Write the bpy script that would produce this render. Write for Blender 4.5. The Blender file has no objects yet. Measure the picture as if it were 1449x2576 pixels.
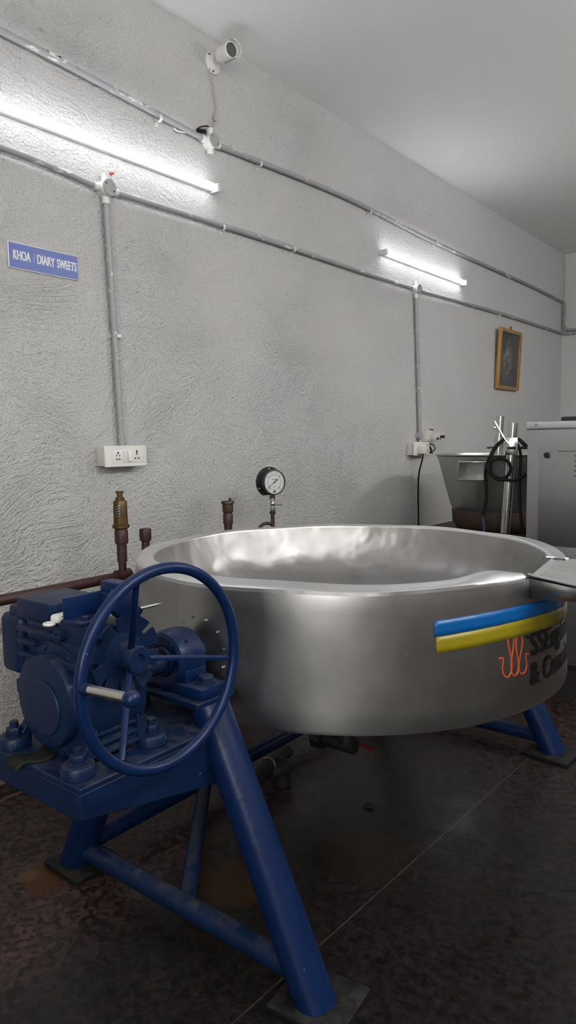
import bpy, bmesh, math, random
from mathutils import Vector, Matrix, Euler
random.seed(7)
S = bpy.context.scene
COL = S.collection
PI = math.pi

# ------------------------------------------------------------------ camera
CAM = Vector((2.3, 0.0, 1.18))
RGT = Vector((0.78226551, 0.62275311, -0.01546739))
DWN = Vector((0.04918693, -0.08649956, -0.99503692))
FWD = Vector((-0.62100026, 0.77762227, -0.09829693))
FPX = 1780.0
cd = bpy.data.cameras.new('camera')
cam = bpy.data.objects.new('camera', cd)
COL.objects.link(cam)
cd.sensor_fit = 'VERTICAL'; cd.sensor_height = 36.0; cd.lens = FPX / 2576 * 36.0
cd.clip_start = 0.02
cam.matrix_world = Matrix(((RGT.x, -DWN.x, -FWD.x, CAM.x), (RGT.y, -DWN.y, -FWD.y, CAM.y), (RGT.z, -DWN.z, -FWD.z, CAM.z), (0, 0, 0, 1)))
S.camera = cam

# ------------------------------------------------------------------ world, exposure, assumed daylight
S.view_settings.view_transform = 'Standard'; S.view_settings.look = 'None'
S.view_settings.gamma = 1.0; S.view_settings.exposure = 0.0
S.view_settings.use_curve_mapping = False
W = bpy.data.worlds.new('world'); S.world = W; W.use_nodes = True
W.node_tree.nodes['Background'].inputs[0].default_value = (0.75, 0.85, 1.0, 1)
W.node_tree.nodes['Background'].inputs[1].default_value = 0.6
TUBE_STRENGTH = 20.0
FILL_TUBES = 190.0  # strength of the added, unseen fill tubes
def area(name, loc, target, sx, sy, power, color):
    l = bpy.data.lights.new(name, 'AREA'); l.shape = 'RECTANGLE'; l.size = sx; l.size_y = sy
    l.energy = power; l.color = color
    o = bpy.data.objects.new(name, l); COL.objects.link(o); o.location = loc
    o.rotation_euler = (Vector(target) - Vector(loc)).to_track_quat('-Z', 'Y').to_euler()
    return o
# added area light for an assumed, unseen rear window; brightens the kettle drum
area('assumed_daylight', (3.3, -2.93, 1.75), (2.6, 2.0, 1.5), 1.1, 1.2, 70.0, (1.0, 0.97, 0.93))

# ------------------------------------------------------------------ helpers
def ray(px, py):
    return RGT * ((px - 724.5) / FPX) + DWN * ((py - 1288.0) / FPX) + FWD
def WX(px, py, x=0.0):      # measured photo point -> point on the plane x (parallel to the long wall)
    r = ray(px, py); return CAM + r * ((x - CAM.x) / r.x)
def WY(px, py, y):
    r = ray(px, py); return CAM + r * ((y - CAM.y) / r.y)

def V(*a): return Vector(a)

class MB:
    def __init__(self): self.bm = bmesh.new()
    def _xf(self, vs, M): bmesh.ops.transform(self.bm, matrix=M, verts=vs)
    def box(self, c, s, rot=None, bev=0.0, seg=2):
        t = bmesh.new(); bmesh.ops.create_cube(t, size=1.0)
        bmesh.ops.scale(t, vec=Vector(s), verts=t.verts)
        if bev > 0: bmesh.ops.bevel(t, geom=list(t.edges), offset=bev, segments=seg, affect='EDGES', profile=0.5)
        M = Matrix.Translation(Vector(c))
        if rot is not None: M = M @ (rot.to_matrix().to_4x4() if not isinstance(rot, Matrix) else rot.to_4x4())
        bmesh.ops.transform(t, matrix=M, verts=t.verts); self._merge(t); return self
    def _merge(self, t):
        me = bpy.data.meshes.new('tmp'); t.to_mesh(me); t.free(); self.bm.from_mesh(me); bpy.data.meshes.remove(me)
    def span(self, a, b, bev=0.0, seg=2):
        a, b = Vector(a), Vector(b)
        return self.box((a + b) / 2, (abs(b.x - a.x), abs(b.y - a.y), abs(b.z - a.z)), None, bev, seg)
    def cyl(self, p0, p1, r0, r1=None, n=24):
        p0, p1 = Vector(p0), Vector(p1); r1 = r0 if r1 is None else r1
        d = p1 - p0
        return self.lathe([(0, 0), (r0, 0), (r1, d.length), (0, d.length)], p0, d, n)
    def lathe(self, prof, o, axis=(0, 0, 1), n=48, a0=0.0, a1=2 * PI, sc=None):
        o = Vector(o); q = Vector((0, 0, 1)).rotation_difference(Vector(axis).normalized())
        full = abs(a1 - a0 - 2 * PI) < 1e-6
        cols = n if full else n + 1
        rings = []
        for r, z in prof:
            if r < 1e-7: rings.append([self.bm.verts.new(o + q @ Vector((0, 0, z)))])
            else:
                ring = []
                for i in range(cols):
                    a = a0 + (a1 - a0) * i / n
                    rr = r * (sc(a, z) if sc else 1)
                    ring.append(self.bm.verts.new(o + q @ Vector((rr * math.cos(a), rr * math.sin(a), z))))
                rings.append(ring)
        for A, B in zip(rings, rings[1:]):
            if len(A) == 1 and len(B) == 1: continue
            for i in range(n):
                j = (i + 1) % cols
                if len(A) == 1: self.bm.faces.new((A[0], B[i], B[j]))
                elif len(B) == 1: self.bm.faces.new((A[i], B[0], A[j]))
                else: self.bm.faces.new((A[i], B[i], B[j], A[j]))
        return self
    def tube(self, pts, r, n=10, closed=False, smooth=0):
        P = [Vector(p) for p in pts]
        if smooth:
            Q = []; m = len(P)
            for i in range(m if closed else m - 1):
                p0 = P[(i - 1) % m] if (closed or i > 0) else P[0] * 2 - P[1]
                p1, p2 = P[i], P[(i + 1) % m]
                p3 = P[(i + 2) % m] if (closed or i + 2 < m) else P[-1] * 2 - P[-2]
                for k in range(smooth):
                    t = k / smooth
                    Q.append(0.5 * (2 * p1 + (p2 - p0) * t + (2 * p0 - 5 * p1 + 4 * p2 - p3) * t * t + (3 * p1 - p0 - 3 * p2 + p3) * t ** 3))
            if not closed: Q.append(P[-1])
            P = Q
        m = len(P); rings = []; nrm = None
        for i in range(m):
            if closed: t = P[(i + 1) % m] - P[i - 1]
            else: t = P[min(i + 1, m - 1)] - P[max(i - 1, 0)]
            t.normalize()
            if nrm is None:
                nrm = t.orthogonal().normalized()
            else:
                nrm = (nrm - t * nrm.dot(t)); nrm.normalize()
            b = t.cross(nrm)
            rr = r[i] if isinstance(r, (list, tuple)) else r
            rings.append([self.bm.verts.new(P[i] + (nrm * math.cos(2 * PI * k / n) + b * math.sin(2 * PI * k / n)) * rr) for k in range(n)])
        prs = list(zip(rings, rings[1:]))
        for A, B in prs:
            for k in range(n): self.bm.faces.new((A[k], A[(k + 1) % n], B[(k + 1) % n], B[k]))
        if closed:
            A, B = rings[-1], rings[0]
            off = min(range(n), key=lambda q: (A[0].co - B[q].co).length)
            for k in range(n): self.bm.faces.new((A[k], A[(k + 1) % n], B[(k + 1 + off) % n], B[(k + off) % n]))
        else:
            self.bm.faces.new(rings[0][::-1]); self.bm.faces.new(rings[-1])
        return self
    def prism(self, pts, vec):
        vec = Vector(vec)
        A = [self.bm.verts.new(Vector(p)) for p in pts]; B = [self.bm.verts.new(Vector(p) + vec) for p in pts]
        self.bm.faces.new(A[::-1]); self.bm.faces.new(B)
        for i in range(len(A)):
            j = (i + 1) % len(A); self.bm.faces.new((A[i], A[j], B[j], B[i]))
        return self
    def sphere(self, c, r, n=20, sc=(1, 1, 1)):
        t = bmesh.new(); bmesh.ops.create_uvsphere(t, u_segments=n, v_segments=n // 2, radius=r)
        bmesh.ops.scale(t, vec=Vector(sc), verts=t.verts); bmesh.ops.translate(t, vec=Vector(c), verts=t.verts)
        self._merge(t); return self
    def torus(self, c, axis, R, r, n=64, m=12, wob=0.0):
        q = Vector((0, 0, 1)).rotation_difference(Vector(axis).normalized()); c = Vector(c)
        return self.tube([c + q @ Vector((R * math.cos(2 * PI * i / n), R * math.sin(2 * PI * i / n), 0)) for i in range(n)], r, m, True)
    def hexa(self, c, axis, r, h, n=6):
        a = Vector(axis).normalized(); c = Vector(c)
        self.lathe([(0, 0), (r * 0.98, 0), (r, h * 0.08), (r, h * 0.85), (r * 0.9, h), (0, h)], c, a, n); return self
    def grid(self, fn, nu, nv):
        vs = [[self.bm.verts.new(fn(i / nu, j / nv)) for j in range(nv + 1)] for i in range(nu + 1)]
        for i in range(nu):
            for j in range(nv): self.bm.faces.new((vs[i][j], vs[i + 1][j], vs[i + 1][j + 1], vs[i][j + 1]))
        return self
    def mesh(self, me, fn=None, cuts=0):
        n0 = len(self.bm.verts)
        if cuts:
            t = bmesh.new(); t.from_mesh(me); xs = [v.co.x for v in t.verts]; a, b = min(xs), max(xs)
            for i in range(1, cuts):
                bmesh.ops.bisect_plane(t, geom=t.verts[:] + t.edges[:] + t.faces[:], plane_co=(a + (b - a) * i / cuts, 0, 0), plane_no=(1, 0, 0))
            t.to_mesh(me); t.free()
        self.bm.from_mesh(me); self.bm.verts.ensure_lookup_table()
        if fn:
            for v in self.bm.verts[n0:]: v.co = fn(v.co)
        return self
    def build(self, name, m, parent=None, bevel=0.0, ang=38, solid=0.0):
        bmesh.ops.recalc_face_normals(self.bm, faces=self.bm.faces)
        me = bpy.data.meshes.new(name); org = Vector((0, 0, 0)); p = parent
        while p is not None: org += p.location; p = p.parent
        bmesh.ops.translate(self.bm, vec=-org, verts=self.bm.verts)
        self.bm.to_mesh(me); self.bm.free()
        for p in me.polygons: p.use_smooth = True
        me.set_sharp_from_angle(angle=math.radians(ang))
        me.materials.append(m)
        o = bpy.data.objects.new(name, me); COL.objects.link(o)
        if parent: o.parent = parent
        if solid:
            md = o.modifiers.new('thick', 'SOLIDIFY'); md.thickness = solid; md.offset = 0
        if bevel:
            md = o.modifiers.new('bev', 'BEVEL'); md.width = bevel; md.segments = 2; md.limit_method = 'ANGLE'; md.angle_limit = math.radians(40)
        return o

def tag(o, label=None, cat=None, group=None, kind=None):
    if label: o['label'] = label
    if cat: o['category'] = cat
    if group: o['group'] = group
    if kind: o['kind'] = kind
    return o
def thing(name, label, cat, loc=(0, 0, 0), group=None):
    o = bpy.data.objects.new(name, None); COL.objects.link(o); o.location = loc; o.empty_display_size = 0.05
    return tag(o, label, cat, group)
def copy_tree(o, parent=None):
    c = o.copy(); COL.objects.link(c)
    if parent: c.parent = parent
    for ch in list(o.children): copy_tree(ch, c)
    return c
def text_mesh(s, bold=0.0, space=1.0):
    cu = bpy.data.curves.new('txt', 'FONT'); cu.body = s; cu.size = 1.0; cu.offset = bold; cu.space_character = space; cu.resolution_u = 6
    o = bpy.data.objects.new('txt', cu); COL.objects.link(o)
    bpy.context.view_layer.update()
    me = bpy.data.meshes.new_from_object(o.evaluated_get(bpy.context.evaluated_depsgraph_get()))
    bpy.data.objects.remove(o); bpy.data.curves.remove(cu)
    xs = [v.co.x for v in me.vertices]; ys = [v.co.y for v in me.vertices]
    return me, min(xs), max(xs), min(ys), max(ys)

# ------------------------------------------------------------------ materials
class NT:
    def __init__(self, name):
        self.m = bpy.data.materials.new(name); self.m.use_nodes = True; self.t = self.m.node_tree
        self.b = self.t.nodes['Principled BSDF']
    def n(self, typ, **kw):
        nd = self.t.nodes.new(typ)
        for k, v in kw.items():
            if k.startswith('i_'):
                key = k[2:]; key = int(key) if key.isdigit() else key
                self.set(nd.inputs[key], v)
            else: setattr(nd, k, v)
        return nd
    def set(self, sock, v):
        if isinstance(v, bpy.types.NodeSocket): self.t.links.new(v, sock)
        elif isinstance(v, (tuple, list)) and len(v) == 3 and sock.type == 'RGBA': sock.default_value = (*v, 1)
        else: sock.default_value = v
    def p(self, key, v): self.set(self.b.inputs[key], v)
    def co(self): return self.n('ShaderNodeTexCoord').outputs['Object']
    def mapv(self, v, scale=(1, 1, 1), loc=(0, 0, 0), rot=(0, 0, 0)):
        nd = self.n('ShaderNodeMapping'); self.set(nd.inputs['Vector'], v)
        nd.inputs['Scale'].default_value = scale; nd.inputs['Location'].default_value = loc; nd.inputs['Rotation'].default_value = rot
        return nd.outputs[0]
    def noise(self, v, scale, detail=4, rough=0.55, dist=0.0, out=0):
        nd = self.n('ShaderNodeTexNoise'); self.set(nd.inputs['Vector'], v)
        nd.inputs['Scale'].default_value = scale; nd.inputs['Detail'].default_value = detail
        nd.inputs['Roughness'].default_value = rough; nd.inputs['Distortion'].default_value = dist
        return nd.outputs[out]
    def ramp(self, f, stops, interp='LINEAR'):
        nd = self.n('ShaderNodeValToRGB'); self.set(nd.inputs[0], f); cr = nd.color_ramp; cr.interpolation = interp
        while len(cr.elements) < len(stops): cr.elements.new(0.5)
        for e, (p, c) in zip(cr.elements, stops):
            e.position = p; e.color = (*c, 1) if isinstance(c, (tuple, list)) else (c, c, c, 1)
        return nd.outputs[0]
    def math(self, op, a, b=0.0, clamp=False):
        nd = self.n('ShaderNodeMath', operation=op, use_clamp=clamp); self.set(nd.inputs[0], a); self.set(nd.inputs[1], b); return nd.outputs[0]
    def mix(self, f, a, b, typ='MIX'):
        nd = self.n('ShaderNodeMix', data_type='RGBA', blend_type=typ)
        self.set(nd.inputs['Factor'], f); self.set(nd.inputs[6], a); self.set(nd.inputs[7], b); return nd.outputs[2]
    def bump(self, h, strength, dist=0.01, nrm=None):
        nd = self.n('ShaderNodeBump'); self.set(nd.inputs['Height'], h); self.set(nd.inputs['Strength'], strength); nd.inputs['Distance'].default_value = dist
        if nrm is not None: self.set(nd.inputs['Normal'], nrm)
        return nd.outputs[0]

def simple(name, col, rough=0.5, metal=0.0, var=0.12, scale=30, bump=0.0, bscale=60, emit=None, spec=0.5, coat=0.0):
    k = NT(name); c = k.co()
    f = k.noise(c, scale, 3)
    k.p('Base Color', k.mix(f, tuple(x * (1 - var) for x in col), tuple(min(1, x * (1 + var)) for x in col)))
    k.p('Roughness', rough); k.p('Metallic', metal); k.p('Specular IOR Level', spec)
    if coat: k.p('Coat Weight', coat)
    if bump: k.p('Normal', k.bump(k.noise(c, bscale, 3), bump, 0.004))
    if emit: k.p('Emission Color', (*emit[0], 1)); k.p('Emission Strength', emit[1])
    return k.m

def m_plaster(name, col, rough_amt, smoothx=False):
    k = NT(name); c = k.co()
    warp = k.n('ShaderNodeVectorMath', operation='SCALE'); k.set(warp.inputs[0], k.noise(c, 1.6, 2, out=1)); warp.inputs['Scale'].default_value = 0.55
    add = k.n('ShaderNodeVectorMath', operation='ADD'); k.set(add.inputs[0], c); k.set(add.inputs[1], warp.outputs[0])
    hs = []
    for sc, off in ((2.6, 0.0), (3.7, 4.3)):
        vp = k.mapv(add.outputs[0], (1, 1, 1), (0, off, off * 0.7))
        vo = k.n('ShaderNodeTexVoronoi'); k.set(vo.inputs['Vector'], vp); vo.inputs['Scale'].default_value = sc
        sub = k.n('ShaderNodeVectorMath', operation='SUBTRACT'); k.set(sub.inputs[0], vp); k.set(sub.inputs[1], vo.outputs['Position'])
        sep = k.n('ShaderNodeSeparateColor'); k.set(sep.inputs[0], vo.outputs['Color'])
        rot = k.n('ShaderNodeVectorRotate', rotation_type='X_AXIS'); k.set(rot.inputs['Vector'], sub.outputs[0])
        k.set(rot.inputs['Angle'], k.math('MULTIPLY', k.math('SUBTRACT', sep.outputs[0], 0.5), 2.2))
        off2 = k.n('ShaderNodeVectorMath', operation='ADD'); k.set(off2.inputs[0], rot.outputs[0]); k.set(off2.inputs[1], vo.outputs['Color'])
        st = k.noise(k.mapv(off2.outputs[0], (1, 15, 92)), 1.0, 3, 0.6, 0.5)
        hs.append(st)
    grit = k.noise(c, 95, 4, 0.6)
    lump = k.noise(c, 17, 3, 0.6)
    stroke = k.math('ADD', k.math('MULTIPLY', hs[0], 0.63), k.math('MULTIPLY', hs[1], 0.47))
    msk = k.ramp(k.noise(c, 1.1, 2), [(0.38, 0.25), (0.62, 1.0)])
    h = k.math('ADD', k.math('MULTIPLY', stroke, msk), k.math('ADD', k.math('MULTIPLY', grit, 0.62), k.math('MULTIPLY', lump, 0.2)))
    st = rough_amt
    if smoothx:
        sx = k.n('ShaderNodeSeparateXYZ'); k.set(sx.inputs[0], c)
        fy = k.n('ShaderNodeMapRange'); k.set(fy.inputs['Value'], sx.outputs['Y'])
        for key, v in (('From Min', 3.2), ('From Max', 6.5), ('To Min', 1.0), ('To Max', 0.35)): fy.inputs[key].default_value = v
        st = k.math('MULTIPLY', fy.outputs[0], rough_amt)
    k.p('Normal', k.bump(h, st, 0.034))
    base = k.mix(k.noise(c, 0.9, 3), tuple(x * 0.92 for x in col), col)
    pits = k.ramp(k.math('ADD', k.math('MULTIPLY', grit, 0.7), k.math('MULTIPLY', stroke, 0.3)), [(0.30, 0.72), (0.45, 1.0)])  # grooves darkened: painted occlusion shade together with dirt
    base = k.mix(1.0, base, pits, 'MULTIPLY')
    # pinholes and small brown damp spots of the old plaster
    sp = k.n('ShaderNodeTexVoronoi', feature='F1'); k.set(sp.inputs['Vector'], add.outputs[0]); sp.inputs['Scale'].default_value = 5.5
    spot = k.math('MULTIPLY', k.ramp(sp.outputs['Distance'], [(0.0, 1.0), (0.075, 0.0)]), k.ramp(k.noise(c, 2.0, 2), [(0.48, 0.0), (0.6, 0.8)]))
    base = k.mix(spot, base, (0.30, 0.24, 0.17))
    sp2 = k.n('ShaderNodeTexVoronoi', feature='F1'); k.set(sp2.inputs['Vector'], c); sp2.inputs['Scale'].default_value = 16
    dot = k.math('MULTIPLY', k.ramp(sp2.outputs['Distance'], [(0.0, 1.0), (0.09, 0.0)]), k.ramp(k.noise(c, 7.0, 2), [(0.5, 0.0), (0.56, 0.85)]))
    base = k.mix(dot, base, (0.16, 0.15, 0.13))
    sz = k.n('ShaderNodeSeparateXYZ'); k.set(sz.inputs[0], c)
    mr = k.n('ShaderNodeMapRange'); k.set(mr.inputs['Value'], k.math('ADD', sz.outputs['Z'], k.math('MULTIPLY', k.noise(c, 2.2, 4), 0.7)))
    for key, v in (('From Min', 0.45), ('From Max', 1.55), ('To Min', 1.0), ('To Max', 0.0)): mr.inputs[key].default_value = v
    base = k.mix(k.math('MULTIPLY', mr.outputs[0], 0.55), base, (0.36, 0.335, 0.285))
    k.p('Base Color', base); k.p('Roughness', 0.88); k.p('Specular IOR Level', 0.3)
    return k.m

def m_unseen_wall():  # unseen walls, lower part darkened so the kettle drum reflects dark
    k = NT('unseen_dark_wall'); c = k.co(); sx = k.n('ShaderNodeSeparateXYZ'); k.set(sx.inputs[0], c)
    k.p('Base Color', k.mix(k.math('GREATER_THAN', sx.outputs['Z'], 1.75), (0.13, 0.115, 0.10), (0.6, 0.595, 0.585))); k.p('Roughness', 0.6)
    return k.m

def m_floor():
    k = NT('dark_granite'); c = k.co()
    n1 = k.noise(c, 38, 5, 0.65, 0.6); n2 = k.noise(c, 130, 3, 0.6)
    vo = k.n('ShaderNodeTexVoronoi'); k.set(vo.inputs['Vector'], c); vo.inputs['Scale'].default_value = 75
    sp = k.n('ShaderNodeSeparateColor'); k.set(sp.inputs[0], vo.outputs['Color'])
    dark = k.mix(k.ramp(k.math('ADD', k.math('MULTIPLY', n1, .7), k.math('MULTIPLY', n2, .3)), [(0.42, 0.0), (0.62, 1.0)]), (0.0036, 0.0035, 0.0034), (0.0125, 0.0115, 0.0108))
    red = k.mix(k.ramp(k.math('ADD', k.math('MULTIPLY', n1, .6), k.math('MULTIPLY', sp.outputs[0], .4)), [(0.35, 0.0), (0.7, 1.0)]), (0.013, 0.008, 0.0075), (0.058, 0.034, 0.030))
    sx = k.n('ShaderNodeSeparateXYZ'); k.set(sx.inputs[0], c)
    # red-brown granite; shade towards the room painted in as a blacker tone
    wob = k.math('ADD', sx.outputs['X'], k.math('MULTIPLY', k.math('SUBTRACT', k.noise(c, 3, 3), 0.5), 0.5))
    base = k.mix(k.ramp(wob, [(0.75, 1.0), (1.25, 0.12)]), dark, red)
    far = k.n('ShaderNodeMapRange'); k.set(far.inputs['Value'], sx.outputs['Y'])
    for key, v in (('From Min', 2.0), ('From Max', 2.9), ('To Min', 0.0), ('To Max', 0.8)): far.inputs[key].default_value = v
    base = k.mix(far.outputs[0], base, red)
    # rust stains by the leg foot, then a painted orange-brown reflection
    def blob(x, y, r, col, amt, src):
        d = k.n('ShaderNodeVectorMath', operation='DISTANCE'); k.set(d.inputs[0], c); d.inputs[1].default_value = (x, y, 0)
        f = k.math('ADD', d.outputs['Value'], k.math('MULTIPLY', k.math('SUBTRACT', k.noise(c, 22, 4), 0.5), r * 0.9))
        nd = k.n('ShaderNodeMapRange'); k.set(nd.inputs['Value'], f)
        nd.inputs['From Min'].default_value = r * 0.85; nd.inputs['From Max'].default_value = r * 1.05
        nd.inputs['To Min'].default_value = amt; nd.inputs['To Max'].default_value = 0.0
        return k.mix(nd.outputs[0], src, col)
    base = blob(0.605, 1.012, 0.062, (0.055, 0.019, 0.006), 0.9, base)
    base = blob(0.66, 0.985, 0.05, (0.045, 0.015, 0.005), 0.85, base)
    base = blob(0.575, 0.985, 0.03, (0.075, 0.045, 0.022), 0.8, base)
    base = blob(1.06, 1.32, 0.11, (0.035, 0.016, 0.0045), 0.6, base)
    base = blob(1.26, 1.62, 0.12, (0.022, 0.010, 0.004), 0.4, base)
    # slab joints running along the room, with pale grout
    def joint(coord, pos, w, col, src, slope=None):
        cc = coord if slope is None else k.math('SUBTRACT', coord, k.math('MULTIPLY', slope[0], slope[1]))
        j = k.math('SUBTRACT', 1.0, k.math('MULTIPLY', k.math('ABSOLUTE', k.math('SUBTRACT', cc, pos)), 1 / w), True)
        j = k.math('MULTIPLY', k.math('GREATER_THAN', j, 0.0), k.ramp(k.noise(c, 12, 3), [(0.35, 0.45), (0.55, 1.0)]))
        return k.mix(j, src, col)
    X, Y = sx.outputs['X'], sx.outputs['Y']
    base = joint(X, 1.335, 0.0022, (0.048, 0.038, 0.028), base, (Y, 0.031))
    base = joint(X, 0.122, 0.007, (0.13, 0.10, 0.065), base)
    base = joint(X, 0.095, 0.012, (0.004, 0.004, 0.004), base)
    k.p('Base Color', base)
    k.p('Roughness', k.ramp(k.noise(c, 9, 5, 0.6), [(0.35, 0.285), (0.65, 0.42)]))
    k.p('Specular IOR Level', 0.28)
    k.p('Normal', k.bump(k.math('ADD', n1, k.math('MULTIPLY', n2, 0.4)), 0.12, 0.006))
    return k.m

def m_blue(name='blue_paint', col=(0.0024, 0.0125, 0.056), rough=0.34, dust=0.3):
    k = NT(name); c = k.co()
    f = k.noise(c, 14, 4)
    base = k.mix(f, tuple(x * 0.75 for x in col), tuple(x * 1.15 for x in col))
    geo = k.n('ShaderNodeNewGeometry'); sn = k.n('ShaderNodeSeparateXYZ'); k.set(sn.inputs[0], geo.outputs['Normal'])
    up = k.ramp(sn.outputs['Z'], [(0.6, 0.0), (0.95, 1.0)])
    d = k.math('MULTIPLY', k.math('MULTIPLY', up, k.ramp(k.noise(c, 22, 5, 0.65), [(0.42, 0.0), (0.66, 1.0)])), dust)
    base = k.mix(d, base, (0.075, 0.070, 0.062)); k.p('Specular IOR Level', 0.25)
    sp = k.n('ShaderNodeTexVoronoi'); k.set(sp.inputs['Vector'], c); sp.inputs['Scale'].default_value = 26
    chip = k.math('MULTIPLY', k.ramp(sp.outputs['Distance'], [(0.0, 1.0), (0.07, 0.0)]), k.ramp(k.noise(c, 8, 2), [(0.5, 0.0), (0.56, 1.0)]))
    base = k.mix(k.math('MULTIPLY', chip, 0.7), base, (0.25, 0.30, 0.40))
    k.p('Base Color', base)
    k.p('Roughness', k.math('ADD', rough, k.math('MULTIPLY', d, 0.5)))
    k.p('Normal', k.bump(k.noise(c, 42, 3), 0.16, 0.004))
    return k.m

def m_steel(name, col=(0.56, 0.56, 0.55), r0=0.24, r1=0.42, dent=0.25, dscale=7, brush=0.0, haze=0.0):
    k = NT(name); c = k.co()
    n = k.noise(c, 6, 5, 0.6)
    st = k.noise(k.mapv(c, (30, 30, 2)), 1.0, 3)
    k.p('Base Color', k.mix(k.math('MULTIPLY', k.noise(c, 3.5, 4), 0.9), tuple(x * 0.82 for x in col), col))
    k.p('Metallic', 1.0)
    k.p('Roughness', k.math('ADD', k.ramp(n, [(0.2, r0), (0.8, r1)]), k.math('MULTIPLY', st, brush)))
    d = k.noise(c, dscale, 2, 0.4)
    k.p('Normal', k.bump(d, dent, 0.05))
    return k.m

def m_redpipe():
    k = NT('red_oxide_paint'); c = k.co()
    base = k.mix(k.noise(c, 25, 4), (0.019, 0.005, 0.0047), (0.042, 0.0115, 0.010))
    k.p('Base Color', k.mix(k.ramp(k.noise(c, 60, 4), [(0.62, 0.0), (0.72, 0.6)]), base, (0.16, 0.12, 0.10)))
    k.p('Roughness', 0.5); k.p('Normal', k.bump(k.noise(c, 70, 3), 0.25, 0.003)); return k.m

def m_conduit():
    k = NT('grey_conduit'); c = k.co()
    base = k.mix(k.noise(c, 8, 3), (0.24, 0.245, 0.255), (0.33, 0.335, 0.345))
    sm = k.ramp(k.noise(k.mapv(c, (1, 0.28, 1)), 26, 3, 0.6), [(0.60, 0.0), (0.64, 1.0)])
    k.p('Base Color', k.mix(sm, base, (0.62, 0.62, 0.61)))
    k.p('Roughness', 0.5); k.p('Normal', k.bump(sm, 0.3, 0.002)); return k.m

M = dict(
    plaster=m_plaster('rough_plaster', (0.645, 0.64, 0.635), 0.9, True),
    plaster2=m_plaster('far_plaster', (0.64, 0.636, 0.63), 0.25),
    unseenwall=m_unseen_wall(), skirt=simple('stained_skirting', (0.10, 0.085, 0.065), 0.8, var=0.4, scale=14, bump=0.4, bscale=30),
    ceil=simple('ceiling_paint', (0.88, 0.875, 0.865), 0.75, var=0.03, scale=2.5, bump=0.08, bscale=30),
    floor=m_floor(), blue=m_blue(), bluedark=m_blue('blue_casting', (0.0032, 0.0135, 0.046), 0.42, 0.45),
    bluebase=m_blue('blue_base_paint', (0.0028, 0.0125, 0.046), 0.42, 0.45),
    footplate=m_blue('dirty_foot_plate', (0.005, 0.005, 0.0055), 0.65, 0.25),
    steel=m_steel('kettle_steel', (0.46, 0.455, 0.445), 0.285, 0.40, 0.15, 3.2),
    bowl=m_steel('polished_bowl', (0.43, 0.42, 0.41), 0.36, 0.58, 0.30, 9),
    rim=m_steel('rim_steel', (0.78, 0.785, 0.79), 0.36, 0.52, 0.25, 9),
    cab=m_steel('cabinet_steel', (0.46, 0.46, 0.455), 0.34, 0.42, 0.05, 3, 0.08),
    pot=m_steel('pot_steel', (0.58, 0.57, 0.55), 0.29, 0.42, 0.15, 5),
    chrome=m_steel('chrome', (0.72, 0.71, 0.68), 0.14, 0.26, 0.05, 9),
    conduit=m_conduit(), red=m_redpipe(),
    white=simple('white_plastic', (0.66, 0.655, 0.63), 0.42, var=0.05),
    whitedirt=simple('aged_white_plastic', (0.58, 0.56, 0.51), 0.5, var=0.12, scale=18),
    grey=simple('grey_cover', (0.30, 0.305, 0.31), 0.5, var=0.06),
    black=simple('black_plastic', (0.010, 0.010, 0.011), 0.4),
    rubber=simple('black_rubber', (0.010, 0.010, 0.010), 0.7, spec=0.2),
    soot=simple('sooty_iron', (0.010, 0.009, 0.009), 0.6, var=0.4, bump=0.3),
    brass=simple('aged_brass', (0.095, 0.058, 0.022), 0.42, 0.7, var=0.35, scale=40),
    bronze=simple('dull_bronze', (0.062, 0.048, 0.028), 0.5, 0.6, var=0.3, scale=40),
    nickel=simple('nickel', (0.42, 0.41, 0.39), 0.32, 1.0),
    dial=simple('dial_face', (0.50, 0.51, 0.50), 0.35, var=0.02),
    gold=simple('gilt_wood', (0.44, 0.26, 0.085), 0.38, 0.45, var=0.3, scale=60, bump=0.4, bscale=160),
    sign=simple('sign_blue', (0.085, 0.125, 0.36), 0.4, var=0.04),
    letter=simple('sign_letter', (0.60, 0.61, 0.64), 0.4, var=0.05),
    bluetape=simple('blue_tape', (0.0, 0.070, 0.245), 0.34, var=0.10, scale=12),
    yellowtape=simple('yellow_tape', (0.20, 0.165, 0.006), 0.36, var=0.12, scale=12),
    ink=simple('black_ink', (0.008, 0.008, 0.008), 0.4),
    orange=simple('orange_ink', (0.42, 0.060, 0.016), 0.45),
    rust=simple('rusty_ring', (0.055, 0.034, 0.026), 0.75, 0.2, var=0.5, scale=22, bump=0.3),
    ribbon=simple('blue_ribbon', (0.02, 0.035, 0.16), 0.6),
    redhandle=simple('red_handle', (0.11, 0.006, 0.006), 0.5),
    wire=simple('beige_wire', (0.42, 0.37, 0.31), 0.6),
    redwire=simple('red_connector', (0.45, 0.03, 0.02), 0.5),
    tube=simple('lit_diffuser', (0.8, 0.8, 0.8), 0.4, emit=((0.93, 0.96, 1.0), TUBE_STRENGTH)),
    filltube=simple('fill_tube_diffuser', (0.8, 0.8, 0.8), 0.4, emit=((1.0, 0.985, 0.975), FILL_TUBES)),
    frosted=simple('end_cap_plastic', (0.62, 0.62, 0.66), 0.4),
)

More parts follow.
